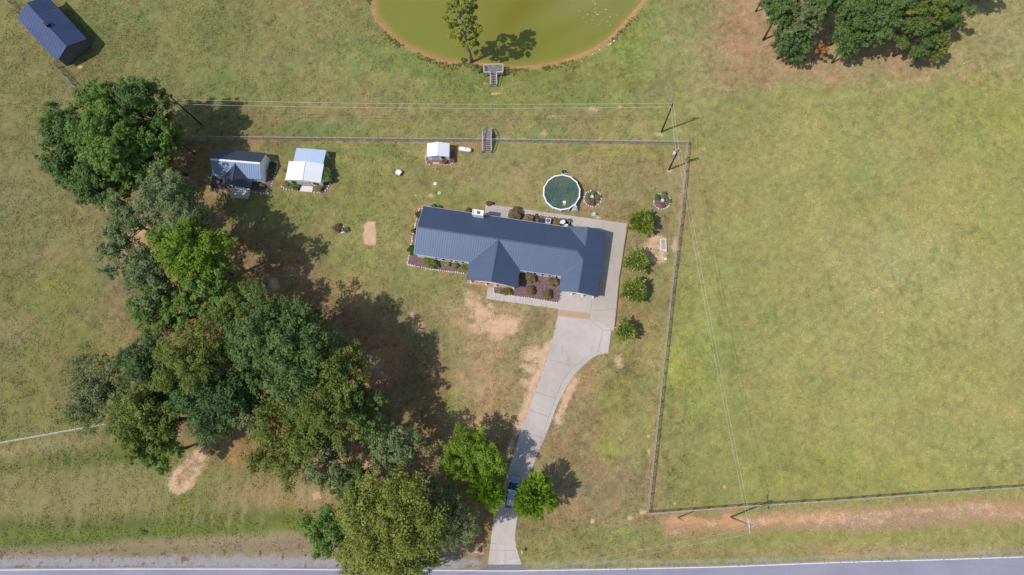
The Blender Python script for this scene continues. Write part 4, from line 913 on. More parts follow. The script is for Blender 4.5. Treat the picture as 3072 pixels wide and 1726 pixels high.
x, y = P(1726.5, 621, .6); lad = empty('pool_steps', (x, y, 0), 'white half round steps leaning on the pool wall', 'steps', None, rad(-55))
for i, (rr, z) in enumerate(((.85, .3), (.68, .62), (.5, .95), (.34, 1.25))):
    MB().prism([(rr * math.cos(a), -rr * 1.15 * math.sin(a) + .1) for a in [PI * q / 10 for q in range(11)]], z - .28, z).build('step', OFFWHITE if i % 2 else STEEL, lad, bevel=.02)
for sx in (-.5, .5): MB().tube([(sx, -.5, .3), (sx, -.35, 1.7), (sx, .2, 1.75), (sx, .35, 1.3)], .03, 6).build('handrail', WHITE, lad, True)
x, y = P(1694, 516, .3); pu = empty('pool_pump', (x, y, 0), 'black pool pump and filter on the far side of the pool', 'pump')
MB().lathe([(.22, .05), (.26, .2), (.26, .7), (.15, .85), (.05, .9)], 12, (-.25, 0)).build('filter_tank', BLACK, pu, True)
MB().tube([(.05, 0, .3), (.6, -.05, .3)], .13, 10).build('motor', BLACK, pu, True); MB().tube([(-.25, 0, .88), (-.1, -.2, 1.0), (0, -.5, .9)], .04, 6).build('hose', STEEL, pu, True); MB().box(-.5, .75, -.25, .25, 0, .06).build('base', OFFWHITE, pu)
x, y = P(1693.5, 611, 1.03); sk = empty('pool_float', (x, y, 1.0), 'white and tan float drifting inside the pool', 'float')
MB().lathe([(.12, 0), (.34, .06), (.34, .16), (.12, .2)], 14, (.05, -.1)).build('ring', mat('tan_float', (.55, .38, .16), (.45, .3, .12)), sk, True); MB().box(-.3, .28, .1, .45, .02, .22).build('lid', WHITE, sk, bevel=.06)

# ------------------------------------------------------------------ propane tank
x, y = P(1395.8, 449.2, .5); tk = empty('propane_tank', (x, y, 0), 'white horizontal propane tank right of the small shed', 'tank', None, rad(-9))
hl, rr = 1.2, .42; pf = [(-hl, .02), (-hl + .04, .2), (-hl + .14, .33), (-hl + .3, .40), (-hl + .45, rr), (hl - .45, rr), (hl - .3, .40), (hl - .14, .33), (hl - .04, .2), (hl, .02)]
mb = MB(); mb.lathe([(r_, z_) for z_, r_ in pf], 20); mb.v = [(z_, y_, x_ + .62) for x_, y_, z_ in mb.v]; mb.build('tank', WHITE, tk, True)
for sx in (-.65, .65):
    MB().box(sx - .08, sx + .08, -.3, .3, 0, .3).build('foot', STEEL, tk)
MB().lathe([(.17, 1.0), (.18, 1.1), (.15, 1.2), (.05, 1.23)], 12).build('valve_dome', WHITE, tk, True)

# ------------------------------------------------------------------ vehicle on the drive
cxm, cym = P(1536, 1478, .8); a_car = rad(90) - math.atan2(5.61, 1.12) * 0
car = empty('parked_suv', (cxm, cym, 0), 'silver blue sport utility vehicle under two trees on the driveway', 'car', None, -math.atan2(1.12, 5.61))
PAINT = mat('silver_blue_car_paint', (.30, .36, .50), (.27, .33, .47), .6, .3, .35)
def loft(stations, n=5, name='body', m_=PAINT, parent=None):
    mb = MB(); ring = None; b0 = 0; cnt = None
    for (y, hw_, zb, zt, rc) in stations:
        pts = []
        for (sx, sz, a0) in ((1, 1, 0), (-1, 1, 90), (-1, -1, 180), (1, -1, 270)):
            rr_ = rc if sz > 0 else rc * .4; cxx = sx * (hw_ - rr_); cz = (zt - rr_) if sz > 0 else (zb + rr_)
            for q in range(n): a = rad(a0 + 90 * q / (n - 1)); pts.append((cxx + rr_ * math.cos(a), y, cz + rr_ * math.sin(a)))
        mb.v += pts; cnt = len(pts)
    for i in range(len(stations) - 1):
        for q in range(cnt): a = i * cnt + q; b = i * cnt + (q + 1) % cnt; mb.f.append((a, b, b + cnt, a + cnt))
    mb.f.append(tuple(range(cnt))); mb.f.append(tuple(range((len(stations) - 1) * cnt, len(stations) * cnt))[::-1])
    return mb.build(name, m_, parent, True)
body = loft([(-2.72, .72, .55, .92, .12), (-2.62, .88, .40, 1.02, .14), (-2.3, .96, .32, 1.06, .12), (-1.0, .98, .30, 1.08, .1), (1.0, .98, .30, 1.06, .1), (1.6, .97, .30, 1.04, .12), (2.35, .92, .34, .96, .14), (2.6, .82, .42, .86, .14), (2.72, .62, .5, .74, .1)], parent=car)
loft([(-2.5, .74, 1.0, 1.30, .12), (-2.25, .78, 1.0, 1.62, .16), (-1.9, .78, 1.0, 1.72, .16), (-.2, .79, 1.0, 1.76, .16), (.7, .77, 1.0, 1.70, .16), (1.05, .76, 1.0, 1.52, .14), (1.62, .74, 1.0, 1.06, .03)], name='cabin', m_=GLASS, parent=car)
rf = MB(); rf.add([(-.66, -2.1, 1.725), (.66, -2.1, 1.725), (.66, .55, 1.75), (-.66, .55, 1.75), (-.66, -2.1, 1.765), (.66, -2.1, 1.765), (.66, .55, 1.79), (-.66, .55, 1.79)], [(0, 3, 2, 1), (4, 5, 6, 7), (0, 1, 5, 4), (1, 2, 6, 5), (2, 3, 7, 6), (3, 0, 4, 7)])
rfo = rf.build('roof_panel', PAINT, car, bevel=.015)
for x in (-.45, -.15, .15, .45): MB().box(x - .03, x + .03, -2.0, .4, 1.785, 1.80).build('roof_rib', PAINT, rfo)
for sx in (-1, 1):
    MB().tube([(sx * .62, -1.9, 1.83), (sx * .62, .3, 1.85)], .025, 6).build('roof_rail', BLACK, car)
    MB().box(min(sx * .5, sx * .82), max(sx * .5, sx * .82), 2.52, 2.66, .66, .8).build('headlight', mat('headlight_lens', (.7, .72, .75), (.6, .62, .65), 3, .15), car, bevel=.02)
    MB().box(min(sx * .72, sx * .9), max(sx * .72, sx * .9), -2.71, -2.58, .8, 1.0).build('tail_light', mat('tail_light_lens', (.35, .02, .02)), car, bevel=.02)
    MB().box(min(sx * .97, sx * 1.14), max(sx * .97, sx * 1.14), 1.15, 1.33, 1.05, 1.2).build('wing_mirror', BLACK, car, bevel=.02)
    for y in (-1.65, 1.75):
        w_ = MB().tube([(sx * .74, y, .37), (sx * .99, y, .37)], .37, 18).build('wheel', BLACK, car, True); MB().tube([(sx * .97, y, .37), (sx * 1.0, y, .37)], .22, 12).build('rim', STEEL, w_)
MB().box(-.8, .8, 1.60, 1.63, 1.06, 1.075).build('wiper', BLACK, car)

# ------------------------------------------------------------------ mulch beds and painted edging stones
def bed(name, pts, label, h=.06):
    return sheet(name, [P(*q) for q in pts], h, MULCH, label, .3)
Z = lambda pts: [(1200 + x / 3.68, 600 + y / 3.68) for x, y in pts]
Ctg = lambda pts: [(600 + x / 9.042, 440 + y / 9.042) for x, y in pts]
Shb = lambda pts: [(840 + x / 9.044, 430 + y / 9.044) for x, y in pts]
Shc = lambda pts: [(1100 + x / 5.565, 400 + y / 5.565) for x, y in pts]
b1 = Z([(262, 96), (215, 100), (205, 130), (185, 215), (165, 300), (140, 400), (112, 560), (100, 630), (78, 715), (230, 740), (330, 765), (450, 778), (560, 792), (720, 812)])
bed('mulch_bed', b1 + Z([(735, 760), (780, 680), (230, 590), (300, 200)]), 'mulch bed along the west end of the house')
b2 = Z([(1190, 205), (1196, 150), (1320, 148), (1480, 162), (1600, 178), (1740, 192), (1893, 213), (1896, 290)])
bed('mulch_bed', b2 + Z([(1880, 330), (1190, 260)]), 'mulch bed behind the house beside the patio')
b3 = Z([(1040, 962), (1034, 1030), (1200, 1050), (1280, 1065), (1500, 1095), (1740, 1135), (1768, 1110), (1782, 1018)])
bed('mulch_bed', b3 + Z([(1775, 860), (1760, 830), (1330, 740), (1310, 960), (1250, 985), (1100, 965)]), 'mulch bed between porch and garage', .07)
circ = lambda cx_, cy_, r_, n=22: [(cx_ + r_ * math.cos(2 * PI * i / n), cy_ + r_ * .93 * math.sin(2 * PI * i / n)) for i in range(n + 1)]
r1 = circ(1777.9, 596.5, 26); r2 = circ(1985.8, 605, 25); bed('mulch_bed', r1[:-1], 'round mulch bed beside the pool'); bed('mulch_bed', r2[:-1], 'round mulch bed near the right fence')
c1 = Ctg([(1910, 400), (2040, 420), (2105, 450), (2095, 560), (2050, 700), (2010, 850), (1970, 960), (1940, 1180), (1880, 1265), (1740, 1275), (1600, 1250), (1440, 1240)])
bed('mulch_bed', c1 + Ctg([(1400, 1160), (1400, 800), (1600, 500)]), 'mulch bed wrapping the right side of the cottage')
c2 = Ctg([(330, 780), (300, 930), (270, 1080), (330, 1160), (480, 1170), (640, 1180), (780, 1180)])
bed('mulch_bed', c2 + Ctg([(830, 1100), (800, 900), (400, 700)]), 'mulch bed at the left front of the cottage')
s1 = Shb([(60, 1180), (140, 1250), (260, 1260), (420, 1290), (600, 1310)]); s2 = Shb([(870, 1330), (1000, 1345), (1130, 1345), (1230, 1300), (1310, 1210), (1380, 1000), (1395, 850), (1370, 740), (1290, 690)])
bed('mulch_bed', s1 + s2 + Shb([(1150, 700), (900, 1050), (300, 1000), (80, 1080)]), 'mulch bed round the front of the white shed')
q1 = Shc([(1000, 320), (990, 400), (985, 470), (1010, 515), (1040, 527), (1085, 525)]); q2 = Shc([(1225, 527), (1330, 530), (1400, 525), (1440, 505), (1460, 470)])
bed('mulch_bed', q1 + q2 + Shc([(1475, 260), (1380, 330), (1030, 340)]), 'mulch bed round the small shed')

rng = random.Random(11); stone_src = []
for k_ in range(5):
    ico = bpy.data.meshes.new('edging_stone')
    import bmesh
    bm = bmesh.new(); bmesh.ops.create_icosphere(bm, subdivisions=1, radius=.17)
    for v in bm.verts: v.co = Vector((v.co.x * rng.uniform(.8, 1.25), v.co.y * rng.uniform(.7, 1.1), v.co.z * rng.uniform(.6, .85)))
    bm.to_mesh(ico); bm.free(); ico.materials.append(STONE); stone_src.append(ico)
nst = 0
def stones(pts, label, group, sp=.40, sc=1.0):
    global nst
    pp = [Vector(P(*q)) for q in pts]; acc = 0.0
    for a, b in zip(pp[:-1], pp[1:]):
        L_s = (b - a).length; t_ = acc
        while t_ < L_s:
            p = a.lerp(b, t_ / L_s)
            o = bpy.data.objects.new('edging_stone', stone_src[rng.randrange(5)]); COL.objects.link(o)
            o.location = (p.x + rng.uniform(-.05, .05), p.y + rng.uniform(-.05, .05), .09); o.rotation_euler = (0, 0, rng.uniform(0, 6.28)); s_ = sc * rng.uniform(.75, 1.15); o.scale = (s_, s_, s_)
            tag(o, label, 'stone', group); nst += 1; t_ += sp * rng.uniform(.85, 1.15)
        acc = t_ - L_s
stones(b1, 'white painted stone edging the mulch bed at the left end of the house', 'edging stones at the left end of the house')
stones(b2, 'small white stone edging the bed between the patio and back wall', 'edging stones behind the house', .5, .8)
stones(b3, 'white stone edging the large mulch bed between porch and garage', 'edging stones between porch and garage', .45, .85)
stones(r1[:-1], 'white stone in the ring beside the swimming pool', 'ring of stones beside the pool')
stones(r2[:-1], 'white stone in the ring near the right yard fence', 'ring of stones near the right fence')
stones(c1, 'white stone edging the bed at the right side of the cottage', 'edging stones right of the cottage', .5)
stones(c2, 'pale stone edging the shaded bed at the left front of the cottage', 'edging stones left of the cottage', .55, .9)
stones(s1 + s2, 'white stone edging the bed round the larger white shed', 'edging stones round the white shed', .55)
stones(q1, 'white stone edging the left of the small shed by the fence', 'edging stones left of the small shed', .38, .8); stones(q2, 'white stone edging the front right of the small shed', 'edging stones front right of the small shed', .4, .8)
print('stones', nst)

# ------------------------------------------------------------------ small yard things
def at(name, px, py, label, cat, z=0, rz=0): return empty(name, (*P(px, py, z), 0), label, cat, None, rz)
o = at('air_conditioner', 1644.6, 664, 'square white air conditioner with round fan behind the house', 'air conditioner', .6, H.a)
MB().box(-.48, .48, -.48, .48, .05, .95).build('case', mat('pale_ac_case', (.6, .63, .68), (.52, .55, .6), 3, .5), o, bevel=.04)
MB().lathe([(.36, .953), (.36, .975)], 20).build('fan_guard', BLACK, o); fb = MB()
for i in range(5): a = i * 2 * PI / 5; fb.add([(0, 0, .985), (.32 * math.cos(a), .32 * math.sin(a), .985), (.32 * math.cos(a + .55), .32 * math.sin(a + .55), .985)], [(0, 1, 2)])
fb.build('fan', STEEL, o); MB().box(-.55, .55, -.55, .55, 0, .047).build('pad', CONC2, o)
o = at('storage_bin', 1625.5, 663, 'dark rectangular bin left of the air conditioner', 'bin', .5, H.a)
MB().box(-.62, .62, -.34, .34, 0, .62).build('case', BLACK, o, bevel=.04); MB().box(-.66, .66, -.37, .37, .622, .7).build('lid', BLACK, o, bevel=.03)
def dish(px, py, r_, label, z):
    o = at('satellite_dish', px, py, label, 'satellite dish', z, rad(200))
    MB().tube([(0, 0, 0), (0, 0, z - .1)], .04, 7).build('mast', STEEL, o)
    mb = MB(); n = 18
    for ring in range(5):
        q = ring / 4
        for k_ in range(n): a = 2 * PI * k_ / n; mb.v.append((r_ * q * math.cos(a), r_ * q * 1.1 * math.sin(a) * .8, z + .12 * q * q + r_ * q * math.sin(a) * .45))
    for ring in range(4):
        for k_ in range(n): mb.f.append((ring * n + k_, ring * n + (k_ + 1) % n, (ring + 1) * n + (k_ + 1) % n, (ring + 1) * n + k_))
    b_ = mb.build('reflector', WHITE, o, True); m = b_.modifiers.new('thick', 'SOLIDIFY'); m.thickness = .02
    MB().tube([(0, -.1, z), (0, -r_ * 1.0, z + r_ * .8)], .02, 5).build('feed_arm', STEEL, o)
dish(1687.8, 666.6, .50, 'larger white satellite dish in the bed behind the house', 1.0); dish(1698.6, 676.5, .32, 'smaller white satellite dish close to the roof edge', 1.6)
o = at('water_tub', 1702, 671, 'dark round tub beside the two dishes', 'tub'); MB().lathe([(.4, 0), (.5, .5), (.5, .55), (.42, .5), (.40, .1)], 18).build('tub', BLACK, o, True)
o = at('plant_pot', 1466.3, 611.4, 'brown oval planter on the patio corner behind the chimney', 'planter', .2); MB().lathe([(.38, .03), (.5, .35), (.45, .38), (.35, .2)], 16).build('pot', TIMBER, o, True); MB().lathe([(.2, .03), (.26, .3), (.2, .33)], 12, (.75, .03)).build('pot', BLACK, o, True)
for px, py, nm, lb in ((1305.8, 551.8, (.74, .74, .70), 'white round septic lid in the lawn'), (1318.3, 579.7, (.42, .55, .50), 'pale green round septic lid nearer the house')):
    o = at('septic_lid', px, py, lb, 'lid'); MB().lathe([(.34, 0), (.34, .10), (.28, .14)], 20).build('lid', mat('lid_paint', nm), o); MB().beam((-.1, 0, .16), (.1, 0, .16), .03, .03).build('handle', STEEL, o)
o = at('well_cover', 1196.5, 519, 'small white hooded box with brown front in the back lawn', 'cover', .4, rad(-25))
MB().box(-.32, .32, -.32, .32, 0, .55).build('base', BRICK, o); MB().prism([(-.5, -.42), (.42, -.5), (.55, .35), (0, .55), (-.55, .3)], .553, .75).build('hood', WHITE, o, bevel=.05)
o = at('water_meter', 1783, 643.5, 'teal oval utility cover with a round cap near the patio', 'utility cover'); MB().lathe([(.45, 0), (.45, .08), (.4, .12)], 20, (-.1, 0)).build('cover', mat('teal_lid', (.35, .5, .46), (.28, .42, .4)), o); MB().lathe([(.14, .12), (.14, .3), (.1, .33)], 12, (.0, .05)).build('cap', WHITE, o, True); MB().lathe([(.15, .0), (.15, .25), (.1, .28)], 12, (.5, 0)).build('valve', TIMBER, o, True)
o = at('raised_planter', 1990.3, 734.5, 'white framed rectangular planter on bare sand by the right fence', 'planter', .3, rad(-1))
f_ = MB(); f_.box(-.5, -.4, -1.05, 1.05, 0, .45); f_.box(.4, .5, -1.05, 1.05, 0, .45); f_.box(-.399, .399, -1.05, -.95, 0, .45); f_.box(-.399, .399, .95, 1.05, 0, .45); f_.build('frame', WHITE, o)
MB().box(-.398, .398, -.948, .948, .0, .33).build('soil', mat('pinkish_soil', srgb(205, 175, 165, GK), srgb(180, 150, 140, GK), 2), o)
for px, py, lb, r_ in ((1996, 752, 'white bucket just below the framed planter', .22), (1996, 777.5, 'white bucket farthest below the framed planter', .24), (1988, 774, 'small white pail left of the lowest bucket', .12)):
    o = at('bucket', px, py, lb, 'bucket', .2); MB().lathe([(r_ * .8, 0), (r_, .36), (r_ * .9, .37), (r_ * .75, .06)], 14).build('pail', WHITE, o, True); MB().tube([(-r_, 0, .34), (-r_ * .6, -r_ * .8, .3), (r_ * .6, -r_ * .8, .3), (r_, 0, .34)], .012, 5).build('handle', STEEL, o)
# mailbox at the road
o = at('mailbox', 1566, 1655, 'grey mailbox on a post beside the driveway mouth', 'mailbox', .9, rad(10))
MB().box(-.06, .06, -.06, .06, 0, 1.0).build('post', BARNWOOD, o)
mb = MB(); pr = [(-.12, 1.0), (.12, 1.0), (.12, 1.16), (.08, 1.24), (0, 1.27), (-.08, 1.24), (-.12, 1.16)]; n = 7
mb.add([(x, -.32, z) for x, z in pr] + [(x, .25, z) for x, z in pr], [tuple(range(n)), tuple(range(n, 2 * n))[::-1]] + [(i, n + i, n + (i + 1) % n, (i + 1) % n) for i in range(n)]); mb.build('box', OFFWHITE, o); MB().box(.121, .14, -.1, .1, 1.1, 1.25).build('flag', BRICK, o)
for px, py, lb, zz in ((654, 545.6, 'pale birdbath in the shaded bed left of the cottage porch', .7), (1776, 590, 'small white birdbath inside the ring by the pool', .6), (1987.5, 601.5, 'pinkish birdbath inside the ring near the right fence', .6)):
    o = at('birdbath', px, py, lb, 'birdbath', zz); MB().lathe([(.16, 0), (.07, .1), (.06, zz - .12), (.12, zz - .06)], 12).build('pedestal', OFFWHITE, o, True); MB().lathe([(.12, zz - .06), (.3, zz), (.33, zz + .05), (.28, zz + .03), (.1, zz)], 16).build('bowl', OFFWHITE, o, True)
# ring of curved white stones with ornament
o = at('curved_border', 1027, 691, 'curved white border with a dark ornament in the left lawn', 'border')
MB().tube([(-.75, -.05, .1), (-.6, -.35, .12), (-.1, -.5, .12), (.45, -.4, .12), (.7, 0, .1), (.6, .35, .1)], [.12, .15, .17, .16, .14, .1], 8).build('stone_arc', STONE, o, True)
MB().tube([(-.2, .5, .15), (.25, .6, .15), (.6, .5, .12)], [.08, .12, .08], 8).build('stone_arc', STONE, o, True); MB().lathe([(.25, 0), (.3, .25), (.15, .5), (.05, .6)], 10, (.1, .05)).build('ornament', STEEL, o, True)
# scattered pale rocks on the pond bank and field
for i, (px, py, s_) in enumerate([(1848, 114, .25), (1842, 123, .32), (1836, 121, .2), (1832, 132, .26), (1825, 136, .2), (1799, 150, .2), (1778, 163, .22), (1745, 184, .2)]):
    o = bpy.data.objects.new('bank_rock', stone_src[i % 5]); COL.objects.link(o); o.location = (*P(px, py), .03); o.scale = (s_ * 5, s_ * 4, s_ * 3); tag(o, 'pale rock on the grassy right bank of the pond', 'rock', 'rocks on the pond bank')

# ------------------------------------------------------------------ foliage
def leaf_cloud(centres, n, size, seed, spread=.5, outward=None, strand=0.0, tint_c=None, flat=.55, mid=None):
    """n leaf clusters gathered round clump centres (k,4: x,y,z,r); returns V,F,tint"""
    rs = np.random.RandomState(seed); k_ = len(centres); ids = rs.choice(k_, n, p=(centres[:, 3] ** 2) / (centres[:, 3] ** 2).sum())
    d = rs.normal(size=(n, 3)); d /= np.linalg.norm(d, axis=1)[:, None]; d[:, 2] = np.where(d[:, 2] < -.35, -d[:, 2], d[:, 2])
    rr = centres[ids, 3] * (1 - spread * rs.rand(n) ** 1.6)
    c = centres[ids, :3] + d * rr[:, None]
    nn = d * .85 + rs.normal(size=(n, 3)) * .35 + np.array([-.18, -.08, flat]); nn /= np.linalg.norm(nn, axis=1)[:, None]
    s = size * rs.uniform(.55, 1.35, n)
    if strand > 0:
        ax = (c - mid); ax /= np.linalg.norm(ax, axis=1)[:, None] + 1e-6
        ax = ax + rs.normal(size=(n, 3)) * .28; ax[:, 2] += .05; ax /= np.linalg.norm(ax, axis=1)[:, None]; la = s * strand; lb = s * .30
    else:
        ax = rs.normal(size=(n, 3)); la = s * .62; lb = s * .5
        ax -= nn * (ax * nn).sum(1)[:, None]; ax /= np.linalg.norm(ax, axis=1)[:, None] + 1e-6
    bx = np.cross(nn, ax); bx /= np.linalg.norm(bx, axis=1)[:, None] + 1e-6
    j = rs.uniform(.75, 1.2, (n, 4))
    V = np.stack([c - ax * (la * j[:, 0])[:, None], c + bx * (lb * j[:, 1])[:, None], c + ax * (la * j[:, 2])[:, None], c - bx * (lb * j[:, 3])[:, None]], 1).reshape(-1, 3)
    F = np.arange(4 * n).reshape(n, 4)
    tc = rs.rand(k_) if tint_c is None else tint_c
    tint = np.clip(.55 * tc[ids] + .45 * rs.rand(n), 0, 1)
    return V, F, tint

def crown_clumps(R, Rz, zc, n, rs, irr=.25, fill=.25):
    g = []
    ph = rs.rand() * 6.28
    for i in range(n):
        z = 1 - (i + .5) / n * 1.75; z = max(-.75, z); a = i * 2.39996 + ph + rs.normal() * .25; q = math.sqrt(max(0, 1 - z * z))
        f = (1 - irr * rs.rand()) * (fill + (1 - fill) * 1.0); r = R * rs.uniform(.24, .38)
        w = 1 + .16 * math.sin(3 * a + ph) + .1 * math.sin(5 * a + 2 * ph)
        g.append((q * math.cos(a) * (R * w - r * .8) * f, q * math.sin(a) * (R * w - r * .8) * f, zc + z * (Rz - r * .5) * f, r))
    for i in range(int(n * .3)):
        a = rs.rand() * 6.28; q = rs.rand() * .5; g.append((q * R * math.cos(a), q * R * math.sin(a), zc + rs.uniform(-.2, .5) * Rz, R * .32))
    return np.array(g)

def sub_clumps(g, m, rs):
    """each limb clump breaks into smaller tufts on its surface"""
    out = []
    for x, y, z, r in g:
        for i in range(m):
            d = rs.normal(size=3); d /= np.linalg.norm(d); d[2] = abs(d[2]) if rs.rand() < .7 else d[2]; q = rs.uniform(.5, .95)
            out.append((x + d[0] * r * q, y + d[1] * r * q, z + d[2] * r * q, r * rs.uniform(.22, .44)))
    return np.array(out)

LM = {
    'green': leaf_mat('mid_green_leaves', (.062, .138, .018), (.270, .400, .085)),
    'grey': leaf_mat('grey_green_leaves', (.100, .145, .048), (.310, .380, .160)),
    'bright': leaf_mat('bright_green_leaves', (.080, .160, .010), (.290, .410, .040)),
    'dark': leaf_mat('dark_green_leaves', (.046, .104, .020), (.195, .300, .080)),
    'blue': leaf_mat('blue_green_leaves', (.042, .092, .024), (.165, .260, .085)),
    'oak': leaf_mat('oak_green_leaves', (.048, .100, .022), (.200, .290, .085)),
    'olive': leaf_mat('olive_leaves', (.075, .110, .016), (.285, .335, .070)),
    'oliveg': leaf_mat('olive_grey_leaves', (.110, .135, .045), (.310, .350, .150)),
    'yellow': leaf_mat('yellow_green_leaves', (.120, .148, .022), (.385, .420, .090)),
    'spiky': leaf_mat('vivid_green_needles', (.080, .190, .010), (.370, .540, .045)),
    'myrtle': leaf_mat('myrtle_leaves', (.110, .190, .015), (.480, .560, .090)),
    'flower': leaf_mat('white_blossom', (.55, .52, .45), (.75, .72, .65), .1),
    'red': leaf_mat('reddish_shrub_leaves', (.15, .075, .045), (.36, .19, .11)),
    'tan': leaf_mat('tan_dry_leaves', (.25, .15, .06), (.46, .31, .16)),
    'orange': leaf_mat('orange_leaves', (.34, .12, .03), (.55, .26, .07)),
    'box': leaf_mat('boxwood_leaves', (.022, .075, .010), (.085, .20, .025)),
    'purple': leaf_mat('purple_flowers', (.18, .05, .2), (.3, .1, .3)),
}
TREEN = [0]; GRP0 = 'trees of the left grove'
def tree(px, py, rpx, zc, rz, kind, label, density=1.0, clumps=22, sub=5, leaf=.34, bark=BARK, base=None, strand=0.0, irr=.3, spread=.75, name='tree', group=None, trunk_r=None, ell=1.0, cat='tree', limbs=True, second=None, elr=0):
    TREEN[0] += 1; sd_ = TREEN[0] * 13 + 5; rs = np.random.RandomState(sd_)
    cx_, cy_ = P(px, py, zc); s_ = (CAM_H - zc) / FPX; R = rpx * s_ * (1.30 if group == GRP0 else 1.17 if group == 'trees of the top right wood' else 1.12)
    bx_, by_ = P(*base) if base else (cx_ + rs.normal() * .3, cy_ + rs.normal() * .3)
    root = empty(name, (bx_, by_, 0), label, cat, group)
    rz = max(rz, .47 * zc); g = crown_clumps(R, rz, zc, clumps, rs, irr)
    if ell != 1.0:
        a = rad(elr); u = g[:, 0] * math.cos(a) + g[:, 1] * math.sin(a); v = (-g[:, 0] * math.sin(a) + g[:, 1] * math.cos(a)) * ell; g[:, 0] = u * math.cos(a) - v * math.sin(a); g[:, 1] = u * math.sin(a) + v * math.cos(a)
    g[:, 0] += cx_ - bx_; g[:, 1] += cy_ - by_
    sc = sub_clumps(g, sub, rs)
    if kind == 'myrtle': sc = np.concatenate([sc, [[cx_ - bx_, cy_ - by_, zc, R * .86]]])
    leaf *= .80 * rs.uniform(.8, 1.12); n = int((190 if group == GRP0 and px > 560 else 235) * R * R * density * (.34 / leaf) ** 2 * .9 + 200)
    cl_ = np.concatenate([sc, g * np.array([[1, 1, 1, .55]])]) if strand == 0 else sc
    tl = rs.rand(len(g)); tcs = np.repeat(tl, sub) * .6 + rs.rand(len(g) * sub) * .4; tcs = np.concatenate([tcs, rs.rand(len(cl_) - len(tcs))]) if len(cl_) > len(tcs) else tcs[:len(cl_)]
    V, F, ti = leaf_cloud(cl_, n, leaf, sd_, spread, tint_c=tcs, strand=strand, mid=np.array([cx_ - bx_, cy_ - by_, zc - rz * .5]))
    np_mesh('crown', V, F, LM[kind], root, {'tint': ('FLOAT', 'FACE', ti)})
    if second:
        k2, frac, sz = second; V, F, ti = leaf_cloud(sc * np.array([[1, 1, 1, 1.12]]), int(n * frac), sz, sd_ + 1, .2)
        np_mesh('blossom', V, F, LM[k2], root, {'tint': ('FLOAT', 'FACE', ti)})
    tr0 = trunk_r or max(.06, R * .045)
    mb = MB(); topz = max(zc - rz * .45, zc * .35); cxl, cyl = cx_ - bx_, cy_ - by_
    mb.tube([(0, 0, -.2), (cxl * .25, cyl * .25, topz * .35), (cxl * .6, cyl * .6, topz * .75), (cxl * .85, cyl * .85, topz), (cxl, cyl, zc + rz * .3)], [tr0 * 1.35, tr0, tr0 * .85, tr0 * .7, tr0 * .25], 9)
    if limbs:
        for (x, y, z, r_) in g[:: 1 if clumps < 26 else 2]:
            q = rs.uniform(.35, .95); sz_ = topz * (.55 + .45 * q); sx, sy = cxl * (.4 + .45 * q), cyl * (.4 + .45 * q)
            mx_, my_, mz = (sx + x) / 2 + rs.normal() * .2, (sy + y) / 2 + rs.normal() * .2, (sz_ + z) / 2 + abs(rs.normal()) * .3 + .02 * z
            mb.tube([(sx, sy, sz_), (mx_, my_, mz), (x, y, z), (x + (x - cxl) * .12, y + (y - cyl) * .12, z + r_ * .5)], [tr0 * .42, tr0 * .27, tr0 * .15, tr0 * .06], 5)
            for _ in range(3):
                d = rs.normal(size=3) * r_ * .75; mb.tube([(mx_ * .3 + x * .7, my_ * .3 + y * .7, mz * .3 + z * .7), (x + d[0], y + d[1], z + abs(d[2]))], [tr0 * .12, tr0 * .03], 4)
    mb.build('trunk', bark, root, True)
    return root

# top left group
GRP = 'trees of the left grove'
tree(318, 318, 82, 13.5, 5, 'green', 'leafy green tree at the top of the left clump, nearest the barn', group=GRP, clumps=24)
tree(432, 330, 88, 13, 5, 'dark', 'dark green tree at the upper right of the left clump, beside the utility pole', group=GRP, clumps=24)
tree(212, 405, 84, 12, 5, 'dark', 'dark green tree on the left edge of the top left clump', group=GRP, clumps=24)
tree(330, 420, 96, 14.5, 5.5, 'green', 'tall rounded green tree in the middle of the top left clump', group=GRP, clumps=28)
tree(455, 455, 76, 11.5, 5, 'green', 'bright green tree on the right edge of the top left clump', group=GRP, clumps=22)
tree(205, 505, 66, 10.5, 4.5, 'dark', 'dark tree at the lower left of the top left clump', group=GRP, clumps=20)
tree(285, 560, 74, 11, 4.5, 'dark', 'dark green tree at the bottom of the top left clump', group=GRP, clumps=22)
tree(382, 535, 58, 9.5, 4, 'green', 'small green tree between the top left clump and the silvery trees', group=GRP, clumps=16)
# silvery sparse ones
tree(500, 590, 92, 12, 4.5, 'grey', 'airy silvery green tree left of the cottage', .62, 24, 5, .34, BARKPALE, group=GRP, irr=.4)
tree(560, 668, 78, 12.5, 4.5, 'grey', 'airy silvery green tree with pale limbs below the cottage', .62, 24, 5, .34, BARKPALE, group=GRP, irr=.4)
tree(395, 665, 82, 10, 4, 'grey', 'thin silvery tree over the sandy ground by the left field', .5, 20, 5, .32, BARKPALE, group=GRP, irr=.45)
tree(372, 765, 74, 10, 4, 'grey', 'grey green tree at the left edge of the grove, halfway down', .62, 16, 5, .32, BARKPALE, group=GRP)
tree(455, 850, 88, 11, 4.5, 'grey', 'grey green tree just left of the brightest big tree', .75, 20, 5, .32, BARKPALE, group=GRP)
tree(585, 760, 102, 14.5, 5.5, 'bright', 'big vivid yellow green tree in the middle of the grove', 1.0, 30, 6, .34, group=GRP)
tree(640, 850, 72, 12, 4.5, 'green', 'green tree tucked below the vivid yellow green one', .85, 20, 5, .34, group=GRP)
tree(478, 930, 84, 10, 4, 'green', 'fine leaved green tree on the left grove edge above the blue green one', .85, 18, 5, .30, group=GRP)
tree(735, 905, 76, 11, 4, 'olive', 'thin olive tree between the vivid tree and the broad oak', .5, 18, 5, .32, group=GRP, irr=.4)
